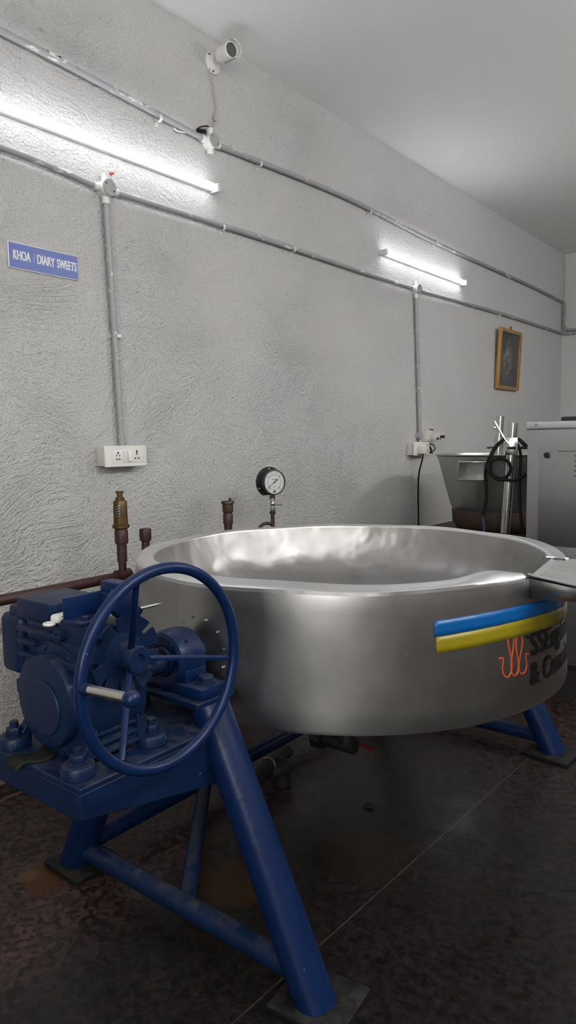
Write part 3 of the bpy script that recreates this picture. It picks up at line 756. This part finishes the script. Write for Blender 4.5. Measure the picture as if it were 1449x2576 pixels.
MB().cyl((.683, 1.10, .082), (.683, 2.60, .082), .027).build('long_brace', M['blue'], stand)
MB().cyl((1.075, 1.11, .062), (.69, 1.56, .075), .022).build('diagonal_brace', M['bluebase'], stand)
bp0 = MB()
bx0, bx1, by0, by1, bz = .885, 1.218, .729, 1.10, .55
bp0.span((bx0, by0, bz - .012), (bx1, by1 + .03, bz)).build('base_plate', M['bluebase'], stand, bevel=.003)
for x in (bx1 - .010, bx0):
    MB().prism([V(x, by0, bz - .012), V(x, by0, bz - .062), V(x, by1, .415), V(x, by1, bz - .012)], V(.010, 0, 0)).build('side_skirt', M['bluebase'], stand, bevel=.002)
MB().span((bx0 + .0105, by0, bz - .066), (bx1 - .0105, by0 + .010, bz - .012)).build('front_skirt', M['bluebase'], stand, bevel=.002)
for y in (1.115, 2.585):
    MB().span((.93, y - .06, .590), (1.193, y + .06, .604)).build('bearing_plate', M['bluebase'], stand, bevel=.002)

def bearing(y, label, s):
    t = thing('bearing_block', label, 'bearing', (AX, y, .604))
    MB().span((.928, y - .042, .604), (1.186, y + .042, .630), .006).build('bearing_base', M['blue'], t)
    b = MB()
    b.lathe([(.038, -.04), (.058, -.042), (.066, -.036), (.070, -.02), (.070, .02), (.066, .036), (.058, .042), (.038, .04)], (AX, y, AZ + .004), (0, 1, 0), 48)
    b.span((AX - .07, y - .034, .625), (AX + .07, y + .034, .66), .004)
    hs = b.build('bearing_housing', M['blue'], t)
    MB().lathe([(.0245, -.046), (.033, -.046), (.037, -.034), (.037, .034), (.033, .046), (.0245, .046)], (AX, y, AZ + .004), (0, 1, 0), 32).build('inner_ring', M['bluedark'], t)
    MB().cyl((AX + .05, y - .01, AZ + .0535), (AX + .053, y - .01, AZ + .0565), .004, n=10).build('grease_hole', M['black'], hs)
    for x in (.957, 1.152):
        n_ = MB(); n_.hexa((x, y + .005, .630), U, .019, .016); n_.cyl((x, y + .005, .63), (x, y + .005, .634), .024)
        n_.build('bolt', M['bluedark'], t)
bearing(1.117, 'blue bearing block between gearbox and kettle on the near stand frame', 1)
bearing(2.585, 'blue bearing block on the far frame behind the kettle', -1)

# ------------------------------------------------------------------ worm gearbox
GX, GY = 1.055, .853
gb = thing('worm_gearbox', 'dusty blue worm gearbox bolted on the stand base', 'gearbox', (GX, GY, .55))
h = MB()
h.span((.962, .800, .556), (1.152, .922, .80), .012, 3)
h.span((.955, .792, .745), (1.160, .912, .822), .010, 3)
h.span((.952, .795, .815), (1.062, .905, .840), .006)
h.cyl((GX, .788, AZ), (GX, .93, AZ), .118, n=56)
h.cyl((1.0, GY, .767), (1.178, GY, .767), .058, n=40)
h.span((1.075, .790, .79), (1.165, .83, .838), .006)
h.build('housing', M['bluedark'], gb)
for x in (GX - .112, GX + .112):
    for y in (.762, .945):
        ft = MB(); ft.lathe([(0, 0), (.034, 0), (.034, .018), (.030, .025), (0, .025)], (x, y, .55), U, 28)
        ft.span((min(x, GX + (x - GX) * .72), y - .022 if y > .85 else y - .018, .55), (max(x, GX + (x - GX) * .72), y + .02, .570), .003)
        yi = .81 if y < .85 else .91
        ft.prism([V(x - (.022 if x > GX else .006), y, .568), V(x - (.022 if x > GX else .006), yi, .568), V(x - (.022 if x > GX else .006), yi, .625)], V(.028 * (1 if x < GX else -1) if False else .022, 0, 0))
        ft.build('foot', M['bluedark'], gb, bevel=.002)
for x in (GX - .112, GX + .112):
    for y in (.762, .945):
        b = MB(); b.cyl((x, y, .575), (x, y, .578), .02).hexa((x, y, .578), U, .0165, .014); b.cyl((x, y, .59), (x, y, .604), .009, n=14)
        b.build('foot_bolt', M['bluedark'], gb)
rb = MB()
for i in range(5): rb.span((1.146, .802, .566 + i * .020), (1.168 - .002 * i, .935, .574 + i * .020), .003)
rb.build('cooling_ribs', M['bluedark'], gb)
rb = MB()
for i, (xa, xb) in enumerate(((.945, 1.10), (.945, 1.01), (.945, 1.00))): rb.span((xa, .776, .797 - i * .027), (xb, .80, .808 - i * .027), .004)
rb.span((1.075, .780, .742), (1.155, .80, .756), .003)
rb.build('cooling_ribs', M['bluedark'], gb)
cvr = MB()
cvr.lathe([(0, -.012), (.05, -.012), (.085, -.012), (.092, -.010), (.094, -.004), (.094, .014), (.112, .016), (.115, .02), (.115, .03)], (GX, .775, AZ), (0, 1, 0), 64)
cvr.lathe([(0, -.016), (.054, -.016), (.056, -.014), (.056, -.004)], (GX + .004, .775, AZ - .012), (0, 1, 0), 48)
sc_ = cvr.build('side_cover', M['bluedark'], gb)
for i in range(8):
    a = 2 * PI * i / 8 + .25
    b = MB(); b.hexa((GX + .105 * math.cos(a), .793, AZ + .105 * math.sin(a)), (0, -1, 0), .008, .008); b.build('cover_bolt', M['bluedark'], sc_)
MB().span((GX - .135, .785, AZ - .015), (GX - .112, .81, AZ + .015), .003).build('lug', M['bluedark'], gb)
sh = MB(); sh.span((.855, .788, .690), (.937, .915, .822), .018, 4); sh.span((.885, .795, .81), (1.0, .90, .842), .01, 3)
sh.build('fan_cowl', M['bluedark'], gb)
sl = MB(); sl.span((.940, .783, .828), (1.060, .905, .866), .005); sl.build('top_block', M['bluedark'], gb)
MB().cyl((.965, .80, .866), (.965, .80, .8665), .008, n=12).build('rust_spot', M['rust'], gb)
br = MB()
br.span((1.112, .780, .838), (1.119, .905, .886), .002); br.span((1.112, .780, .836), (1.168, .845, .843), .002)
br.span((1.105, .862, .845), (1.165, .912, .884), .004)
br.span((1.108, .872, .86), (1.16, .905, .905), .004)
br.build('cowl_bracket', M['blue'], gb)
MB().box((1.185, .868, .858), (.028, .040, .075), Euler((.85, 0, 0)), .002).build('fan_guard_arm', M['blue'], gb)
b = MB(); b.cyl((1.162, .85, .866), (1.172, .85, .866), .009, n=6); b.cyl((1.15, .805, .843), (1.15, .805, .85), .009, n=6); b.build('bracket_bolt', M['bluedark'], gb)
for c, r, ax in (((1.092, .790, .806), .0125, (0, -1, 0)), ((1.152, .848, .648), .019, (1, 0, 0)), ((1.152, .895, .585), .014, (1, 0, 0)), ((1.152, .835, .79), .010, (1, 0, 0))):
    b = MB(); c = Vector(c); ax = Vector(ax); b.lathe([(0, 0), (r, 0), (r, .012), (r * .55, .013), (r * .5, .008), (0, .008)], c, ax, 24); b.build('oil_plug', M['bluedark'], gb)
# slotted cooling fan on the worm shaft
fn = MB(); FX, FY, FZ = 1.190, .860, .766
N = 10
for i in range(N):
    a0 = 2 * PI * i / N + .1; a1 = a0 + 2 * PI / N * .80
    seg = []
    for r, aa in ((.040, a0 + .03), (.060, a0), (.081, a0 + .02)): seg.append((r, aa))
    outer = [(.081, a0 + .02 + (a1 - a0 - .04) * j / 6) for j in range(7)]
    inner = [(.040, a1 - (a1 - a0) * j / 4) for j in range(5)]
    poly = outer + inner
    fn.prism([V(FX + .012 * (r - .04) / .05, FY + r * math.cos(q), FZ + r * math.sin(q)) for r, q in poly], V(.004, 0, 0))
fn.lathe([(0, 0), (.060, 0.004), (.060, .008), (.03, .012), (.026, .03), (0, .03)], (FX - .004, FY, FZ), (1, 0, 0), 40)
fn.build('cooling_fan', M['bluedark'], gb)
MB().cyl((1.17, FY, FZ), (1.24, FY, FZ), .013).build('worm_shaft', M['bluedark'], gb)

# handwheel
HX, HY, HZ = 1.318, .857, .766
hw = thing('handwheel', 'blue three-spoke handwheel with a bare metal crank handle', 'handwheel', (1.20, HY, HZ))
MB().torus((HX, HY, HZ), (1, 0, 0), .1865, .0108, 96, 16).build('wheel_rim', M['blue'], hw)
MB().lathe([(.012, 0), (.022, 0), (.0235, .004), (.0235, .030), (.027, .034), (.027, .052), (.025, .055), (.0125, .055), (.0115, .045), (0, .045)], (1.190, HY, HZ), (1, 0, 0), 40).build('hub', M['bluedark'], hw)
for dg in (109, -8.5, 234):
    a = math.radians(dg); p0 = V(1.228, HY + .02 * math.cos(a), HZ + .02 * math.sin(a)); p1 = V(HX - .004, HY + .178 * math.cos(a), HZ + .178 * math.sin(a))
    d = (p1 - p0); q = d.to_track_quat('Z', 'X')
    MB().box((p0 + p1) / 2, (.0095, .0125, d.length), q, .003).build('spoke', M['blue'], hw)
a = math.radians(175.5); hp = V(HX, HY + .1865 * math.cos(a), HZ + .1865 * math.sin(a))
he = hp + V(.128, 0.0, .010)
ch_ = MB().lathe([(0, .0), (.0090, .0), (.0090, .142), (0, .142)], hp, he - hp, 24).build('crank_handle', M['chrome'], hw)
tag(ch_, 'bare metal grip')
MB().lathe([(.0091, .006), (.0098, .006), (.0098, .026), (.0091, .029)], hp, he - hp, 24).build('handle_collar', M['blue'], ch_)
MB().sphere(he + V(.004, 0, 0), .0142, 24, (1, 1, 1)).build('handle_knob', M['blue'], ch_)

# small things lying on the gearbox
t = thing('cap_tag', 'white plastic loop tag lying on top of the gearbox', 'tag', (1.09, .80, .823))
c0 = V(1.076, .786, .838)
MB().box(c0 + V(0, .014, 0), (.024, .040, .018), Euler((0, 0, .1)), .007, 3).build('tag_body', M['white'], t)
MB().torus(c0 + V(.002, -.014, -.007), U, .010, .0032, 24, 8).build('loop', M['white'], t)
me, x0, x1, y0, y1 = text_mesh('CHE', .02)
MB().mesh(me, lambda v: c0 + V(.0122, .002 + (v.x - x0) / (x1 - x0) * .030, -.004 + (v.y - y0) / (y1 - y0) * .009)).build('lettering', M['ink'], t)
sk = MB(); p0 = V(1.18, .90, .8475)
sk.lathe([(0, 0), (.0034, 0), (.0034, .045), (.0026, .06), (.0003, .075), (0, .075)], p0, (0, 1, .0), 12)
tag(sk.build('spike', M['chrome']), 'pointed bright metal rod sticking out behind the handwheel', 'rod')
rs = MB()
path = [V(.985, .745, .5535), V(.99, .728, .5555), V(1.0, .716, .545)]
def strap(u, v):
    x = 1.005 + .05 * v + .012 * math.sin(u * 5); y = .792 - .085 * u
    z = .5535 + (.004 * math.sin(u * 9)) * 0.3 + (-.012 * max(0, (u - .75) / .25) ** 2)
    return V(x, y, z)
rs.grid(strap, 16, 4)
tag(rs.build('rubber_strap', M['rubber'], solid=.005), 'black rubber strip lying under gearbox on base edge', 'strip')

# ------------------------------------------------------------------ steam pipes behind the kettle
PX = .30
t = thing('safety_valve', 'brass spring safety valve on a tall red pipe, leftmost of the fittings behind kettle', 'valve', (PX, 1.563, .60))
def zz(py, px=306): return WX(px, py, PX).z
o = V(PX, 1.563, 0)
MB().cyl(o + V(0, 0, .60), o + V(0, 0, zz(1408)), .0140).cyl(o + V(0, 0, zz(1412)), o + V(0, 0, zz(1366)), .0175).build('riser_pipe', M['red'], t)
MB().lathe([(.0, zz(1368)), (.0225, zz(1367)), (.0235, zz(1362)), (.0235, zz(1336)), (.021, zz(1331)), (0, zz(1331))], o, U, 28).build('coupling', M['red'], t)
MB().lathe([(0, zz(1331)), (.020, zz(1331)), (.030, zz(1327)), (.030, zz(1320)), (.025, zz(1318)), (.0245, zz(1290)), (.024, zz(1262)), (.022, zz(1259)), (.016, zz(1259)), (.016, zz(1251)), (0, zz(1251))], o, U, 12).build('valve_body', M['brass'], t)
MB().cyl(o + V(0, 0, zz(1252)), o + V(0, 0, zz(1240)), .0095).cyl(o + V(0, 0, zz(1240)), o + V(0, 0, zz(1235)), .0145).build('valve_cap', M['brass'], t)
sdir = V(.55, -.83, 0).normalized()
sw_ = MB().box(o + sdir * .0222 + V(0, 0, (zz(1269) + zz(1300)) / 2), (.006, .019, zz(1269) - zz(1300)), Euler((0, 0, math.atan2(sdir.y, sdir.x))), .0028, 3).build('spring_window', M['black'], t)
for i in range(5):
    z = zz(1297) + i * (zz(1272) - zz(1297)) / 4
    s2 = V(-sdir.y, sdir.x, 0)
    MB().tube([o + sdir * .0245 + s2 * .008 + V(0, 0, z + .003), o + sdir * .0262 + V(0, 0, z), o + sdir * .0245 - s2 * .008 + V(0, 0, z - .002)], .0024, 6).build('spring_coil', M['nickel'], sw_)
MB().cyl(o + V(0, 0, .62), V(.45, 1.60, .62), .014).build('branch_pipe', M['red'], t)
t = thing('steam_pipe', 'long dark red steam pipe running along wall behind the gearbox', 'pipe', (PX, 1.1, .716))
MB().cyl((PX, .35, .713), (PX, 1.563, .718), .0175, n=24).build('pipe', M['red'], t)
MB().cyl((PX, 1.535, .718), (PX, 1.592, .718), .024, n=24).build('tee_fitting', M['red'], t)
MB().cyl((PX, .38, .713), (.0, .38, .713), .0175).build('wall_branch', M['red'], t)
t = thing('capped_pipe', 'short capped red pipe stub between safety valve and kettle', 'pipe', (PX, 1.671, .60))
o = V(PX, 1.671, 0)
MB().cyl(o + V(0, 0, .60), o + V(0, 0, zz(1362, 365)), .0150).tube([o + V(0, 0, .62), V(.44, 1.69, .62)], .014, 14).build('stub_pipe', M['red'], t)
MB().lathe([(0, zz(1361, 365)), (.020, zz(1360, 365)), (.0215, zz(1356, 365)), (.0215, zz(1334, 365)), (.0205, zz(1330, 365)), (.013, zz(1329, 365)), (0, zz(1331, 365))], o, U, 28).build('pipe_cap', M['red'], t)
t = thing('air_vent', 'bronze air vent valve on a red pipe, between safety valve and gauge', 'valve', (PX, 2.108, .60))
o = V(PX, 2.108, 0); zv = lambda y: zz(y, 573)
MB().cyl(o + V(0, 0, .60), o + V(0, 0, zv(1318)), .0165).tube([o + V(0, 0, .62), V(.46, 2.06, .62)], .014, 14).build('riser_pipe', M['red'], t)
MB().lathe([(0, zv(1320)), (.0195, zv(1319)), (.0205, zv(1314)), (.0205, zv(1295)), (.018, zv(1291)), (0, zv(1291))], o, U, 28).build('coupling', M['red'], t)
MB().lathe([(0, zv(1291)), (.0175, zv(1291)), (.0215, zv(1287)), (.0225, zv(1268)), (.0265, zv(1266)), (.0265, zv(1262)), (.024, zv(1260)), (0, zv(1259))], o, U, 32).build('vent_body', M['bronze'], t)
MB().cyl(o + V(.006, .008, zv(1260)), o + V(.006, .008, zv(1253)), .006, n=12).build('vent_knob', M['black'], t)
# pressure gauge
GO = V(.31, 2.383, 0); zg = lambda y: WX(682, y, .31).z
t = thing('pressure_gauge', 'round black pressure gauge with white dial on red pipe with looped siphon', 'gauge', (GO.x, GO.y, .60))
MB().cyl(GO + V(0, 0, .60), GO + V(0, 0, zg(1290)), .0085, n=16).build('riser_pipe', M['red'], t)
MB().lathe([(0, zg(1293)), (.0135, zg(1293)), (.0135, zg(1287)), (0, zg(1287))], GO, U, 8).build('lock_nut', M['soot'], t)
MB().lathe([(0, zg(1287)), (.0095, zg(1287)), (.011, zg(1284)), (.011, zg(1277)), (.008, zg(1275)), (.007, zg(1273)), (.0105, zg(1270)), (.0115, zg(1267)), (.009, zg(1263)), (.007, zg(1261)), (.0115, zg(1260)), (.0115, zg(1253)), (0, zg(1253))], GO, U, 20).build('gauge_cock', M['nickel'], t)
MB().tube([GO + V(.01, 0, zg(1269)), GO + V(.045, .012, zg(1270.5))], .0028, 8).build('cock_lever', M['nickel'], t)
MB().lathe([(0, zg(1254)), (.0125, zg(1254)), (.0125, zg(1246)), (0, zg(1246))], GO, U, 8).build('brass_nut', M['brass'], t)
gd = V(math.cos(math.radians(18.6)), -math.sin(math.radians(18.6)), 0)
gc = V(GO.x, GO.y, zg(1213)) - gd * .028
fl = MB()
fpts = []
s2 = V(-gd.y, gd.x, 0)
for i in range(60):
    a = 2 * PI * i / 60; y_, z_ = .0675 * math.cos(a), .0675 * math.sin(a); z_ = max(z_, -.058)
    fpts.append(gc + s2 * y_ + U * z_)
fl.prism(fpts, gd * .006).build('mounting_flange', M['black'], t, bevel=.0015)
for a in (90, 207, 333):
    p = gc + gd * .0062 + s2 * .059 * math.cos(math.radians(a)) + U * .059 * math.sin(math.radians(a))
    MB().cyl(p, p + gd * .001, .0032, n=10).build('mount_hole', M['white'], t)
MB().lathe([(0, 0.004), (.053, .004), (.053, .040), (.0555, .042), (.0555, .050), (.0525, .051), (.0505, .050), (.0505, .046), (0, .046)], gc, gd, 56).build('gauge_case', M['black'], t)
dl_ = MB().lathe([(0, .0461), (.0505, .0461), (.0505, .0466), (0, .0466)], gc, gd, 48).build('dial', M['dial'], t)
dc = gc + gd * .0470; dm = MB()
def dp(r, deg): a = math.radians(deg); return dc + s2 * (r * math.cos(a)) + U * (r * math.sin(a))
def mark(mb, a, b, w):
    d = (b - a).normalized(); n = d.cross(gd).normalized() * w
    mb.prism([a + n, b + n, b - n, a - n], gd * .0004)
for i in range(28):
    dg = 225 - 270 * i / 27; L = .0 if i % 9 else .005
    mark(dm, dp(.034 - L * .6, dg), dp(.036 + L, dg), .0004 if i % 9 else .0009)
dm.torus(dc, gd, .033, .0004, 48, 6); dm.build('scale_marks', M['ink'], dl_)
nm = MB()
for i, s in enumerate(('0', '1', '2', '3', '4', '5', '6', '7')):
    dg = 225 - 270 * i / 7; me, x0, x1, y0, y1 = text_mesh(s, .01); p = dp(.0435, dg)
    nm.mesh(me, lambda v: p + s2 * ((v.x - (x0 + x1) / 2) * .0085) + U * ((v.y - (y0 + y1) / 2) * .0085))
for s, z, w in (('Pressure', .011, .024), ('kg/cm2', -.022, .016)):
    me, x0, x1, y0, y1 = text_mesh(s, .01)
    nm.mesh(me, lambda v: dc + s2 * (((v.x - x0) / (x1 - x0) - .5) * w) + U * (z + (v.y - y0) * w / (x1 - x0)))
nm.prism([dc + s2 * .009 - U * .044, dc - s2 * .009 - U * .044, dc - U * .034], gd * .0003)
nm.build('dial_lettering', M['ink'], dl_)
nd = MB(); mark(nd, dp(0, 0) + gd * .001, dp(.041, 216) + gd * .001, .0011)
a = dp(.004, 36); nd.prism([dp(.0, 0) + gd * .001, dp(.019, 26) + gd * .001, dp(.022, 36) + gd * .001, dp(.019, 48) + gd * .001], gd * .001)
nd.lathe([(0, 0), (.004, 0), (.004, .002), (0, .002)], dc, gd, 16); nd.build('needle', M['ink'], dl_)
lc = GO + V(.0, -.042, zg(1339)); MB().torus(lc, (1, -.34, 0), .043, .0075, 40, 12).build('siphon_loop', M['red'], t)
MB().tube([GO + V(0, 0, .62), V(.48, 2.24, .62)], .011, 12).build('branch_pipe', M['red'], t)

# ------------------------------------------------------------------ pot mixer in the corner
PC = V(.705, 4.02, 0); PR = .388
mx = thing('pot_mixer', 'conical stainless steel cooking pot with stirrer posts beside the steel cabinet', 'mixer', (PC.x, PC.y, 0))
MB().lathe([(0, .735), (.20, .742), (.262, .752), (.287, .772), (.300, .80), (.372, 1.06), (.380, 1.083), (.388, 1.088), (.392, 1.092), (.388, 1.096), (.372, 1.094), (.364, 1.07), (.292, .81), (.27, .785), (.2, .765), (0, .76)], PC, U, 96).build('pot', M['pot'], mx)
MB().lathe([(.24, .66), (.27, .672), (.288, .70), (.292, .765), (.284, .79), (.262, .79)], PC, U, 72).build('pot_base_ring', M['rust'], mx)
cdn = (V(2.3, 0, 0) - V(PC.x, PC.y, 0)).normalized()
rd = V(-cdn.y, cdn.x, 0)    # along the picture, to the right
def pp(right, near, z): return PC + rd * right + cdn * near + U * z
tb = MB(); ta = -.150
q = [pp(ta - .085, .372, 1.062), pp(ta + .07, .372, 1.062), pp(ta + .055, .352, .955), pp(ta - .09, .352, .955)]
tb.prism([v + cdn * .0 for v in q], cdn * .012); tb.build('name_tab', M['chrome'], mx, bevel=.004)
stv = MB(); stv.span((.30, 3.60, .02), (1.10, 4.45, .62), .01); stv.span((.28, 3.58, .62), (1.115, 4.46, .655), .006)
stv.build('burner_housing', M['soot'], mx)
PT = 4.0
p_t, p_b = pp(.046, .42, 1.262), pp(.012, .42, .672)
MB().cyl(p_b, p_t, .0255, n=24).build('stirrer_post', M['chrome'], mx)
MB().lathe([(0, 0), (.034, 0), (.034, .02), (.028, .03), (0, .03)], p_b + V(0, 0, -.018), U, 20).build('post_foot', M['soot'], mx)
p2t, p2b = pp(-.02, .02, 1.31), pp(-.045, .02, .78)
MB().cyl(p2b, p2t, .0215, n=20).build('stirrer_post', M['chrome'], mx)
MB().cyl(p2t.lerp(p2b, .22), p2t.lerp(p2b, .55), .029, n=20).build('post_sleeve', M['chrome'], mx)
sg = [p2t.lerp(p2b, .55 + .12 * i / 40) + V(.033 * math.cos(i * PI / 4), .033 * math.sin(i * PI / 4), 0) for i in range(41)]
MB().tube(sg, .003, 6).build('post_spring', M['chrome'], mx)
MB().cyl(p2t.lerp(p2b, .12) + rd * -.045, p2t.lerp(p2b, .12) + rd * .02, .005, n=10).cyl(p2t.lerp(p2b, .12) + rd * -.032, p2t.lerp(p2b, .12) + rd * -.02, .010, n=8).build('clamp_bolt', M['nickel'], mx)
MB().cyl(p2t.lerp(p2b, .34) + rd * -.065, p2t.lerp(p2b, .34) + rd * -.02, .006, n=10).build('locking_pin', M['black'], mx)
cz = p_t.lerp(p_b, .20)
pc_ = MB().box(p_t.lerp(p_b, .205), (.064, .064, .092), Euler((0, 0, math.atan2(rd.y, rd.x))), .004).build('post_clamp', M['chrome'], mx)
MB().tube([cz + rd * -.01 + cdn * .036 + U * -.0, cz + rd * -.035 + cdn * .04 + U * .03, cz + rd * -.088 + cdn * .05 + U * .125], .006, 8).build('clamp_lever', M['chrome'], pc_)
for s in (-.02, .045): MB().cyl(cz + rd * s + cdn * .032 + U * -.012, cz + rd * (s + .04) + cdn * .034 + U * -.012, .008, n=8).build('clamp_bolt', M['soot'], pc_)
# looped cable hung on the post
def cp(px, py, near): 
    r = ray(px, py); o = pp(0, near, 0); t = (o - CAM).dot(cdn) / r.dot(cdn); return CAM + r * t
def pxs(l, near): return [cp(1180 + x / 8.5875, 1050 + y / 8.5875, near + k * .004) for k, (x, y) in enumerate(l)]
cb = MB()
cb.tube(pxs([(300, 2110), (350, 1900), (375, 1650), (360, 1400), (350, 1200), (390, 1000), (450, 850), (540, 680), (640, 560), (760, 470)], .46), .0085, 8, smooth=6)
cb.tube(pxs([(740, 480), (620, 600), (520, 760), (480, 900), (455, 1050), (480, 1200), (600, 1300), (740, 1310), (850, 1240), (900, 1110), (850, 970), (740, 900), (620, 895), (510, 930), (410, 1030), (420, 1150), (520, 1270), (640, 1345), (800, 1350), (960, 1365), (1100, 1320), (1235, 1225)], .48), .0085, 8, smooth=6)
cb.tube(pxs([(980, 445), (1080, 480), (1180, 570), (1250, 640)], .44), .010, 8, smooth=6)
cb.tube(pxs([(985, 500), (1060, 600), (1110, 780), (1115, 1000), (1095, 1300), (1095, 1600), (1100, 1900), (1125, 2200), (1160, 2520)], .43), .0075, 8, smooth=6)
tag(cb.build('power_cable', M['rubber']), 'black cable looped around the stirrer post', 'cable')
rbn = MB(); L = [cp(1180 + x / 8.5875, 1050 + y / 8.5875, .36) for x, y in ((220, 2150), (300, 2160), (310, 2250), (325, 2400), (320, 2520))]
for a, b in zip(L, L[1:]):
    rbn.prism([a - rd * .006, a + rd * .006, b + rd * .006, b - rd * .006], cdn * .004)
tag(rbn.build('ribbon', M['ribbon']), 'small blue ribbon hanging on the rusty ring of the pot', 'ribbon')

# ------------------------------------------------------------------ steel cabinet
cx0, cx1, cy0, cy1, cz1 = 1.135, 1.95, 3.20, 3.78, 1.254
t = thing('steel_cabinet', 'tall stainless steel cabinet with round black lock at right edge', 'cabinet', (1.54, 3.49, 0))
MB().span((cx0 + .004, cy0 + .004, .16), (cx1, cy1, cz1 - .032), .003).build('body', M['cab'], t)
MB().span((cx0 - .002, cy0 - .004, cz1 - .036), (cx1 + .004, cy1 + .004, cz1), .007, 3).build('top_trim', M['rim'], t)
fp_ = MB().span((cx0 + .060, cy0 - .003, .70), (cx1 - .02, cy0 + .006, cz1 - .037), .0015).build('front_panel', M['cab'], t)
MB().span((cx0 + .060, cy0 - .003, .18), (cx1 - .02, cy0 + .006, .695), .0015).build('lower_panel', M['cab'], t)
MB().lathe([(0, 0), (.013, 0), (.013, .006), (.006, .007), (.005, .004), (0, .004)], WY(1376, 1145, cy0 - .003), (0, -1, 0), 24).build('lock', M['black'], fp_)
p = WY(1403, 1135, cy0 - .003); MB().span((p.x, p.y - .002, p.z - .001), (p.x + .3, p.y, p.z + .001)).build('door_slot', M['black'], fp_)
b = MB(); b.cyl(WY(1349, 1068, cy0 - .004), WY(1349, 1068, cy0 - .004) + V(0, -.003, 0), .006, n=12); b.build('screw', M['nickel'], t)
em = MB(); c = WY(1449, 1165, cy0 - .003)
for i in range(5):
    em.box((c.x, c.y - .0006, c.z + .03 - i * .022), (.014, .0012, .004), Euler((0, .5, 0))); em.box((c.x + .006, c.y - .0006, c.z + .02 - i * .022), (.004, .0012, .012), Euler((0, -.3, 0)))
em.build('emblem', M['rust'], fp_)
MB().span((cx0 + .03, cy0 + .03, 0), (cx1 - .03, cy1 - .03, .165)).build('plinth', M['soot'], t)
p = WY(1410, 1047, 3.32)
t2 = MB().span((p.x, 3.32, cz1), (p.x + .40, 3.6, cz1 + .022), .008, 3)
tag(t2.build('tray', M['black']), 'black flat tray lying on top of the steel cabinet', 'tray')

# ------------------------------------------------------------------ under the kettle
t = thing('condensate_trap', 'dark iron condensate trap and pipe lying under kettle', 'trap', (.80, 1.80, 0))
MB().tube([V(.86, 1.55, .10), V(.80, 1.72, .08), V(.76, 1.90, .075)], .024, 12, smooth=4).build('trap_pipe', M['soot'], t)
MB().lathe([(0, -.03), (.035, -.03), (.04, -.01), (.04, .03), (.03, .045), (0, .045)], V(.79, 1.80, .055), (.3, .9, 0), 16).cyl((.80, 1.80, .05), (.81, 1.82, .0), .028, n=12).build('trap_body', M['soot'], t)
MB().torus((.785, 1.77, .08), (-.2, 1, 0), .025, .0035, 28, 6).build('clip_ring', M['nickel'], t)
sc = MB(); p = V(1.13, 1.83, 0)
sc.lathe([(0, .001), (.014, .001), (.017, .005), (.010, .010), (0, .011)], V(1.13, 1.86, 0), U, 9, sc=lambda a, z: 1 + .3 * math.sin(3 * a + z * 300))
tag(sc.build('scrap', M['rubber']), 'tiny black scrap on floor below kettle', 'scrap')
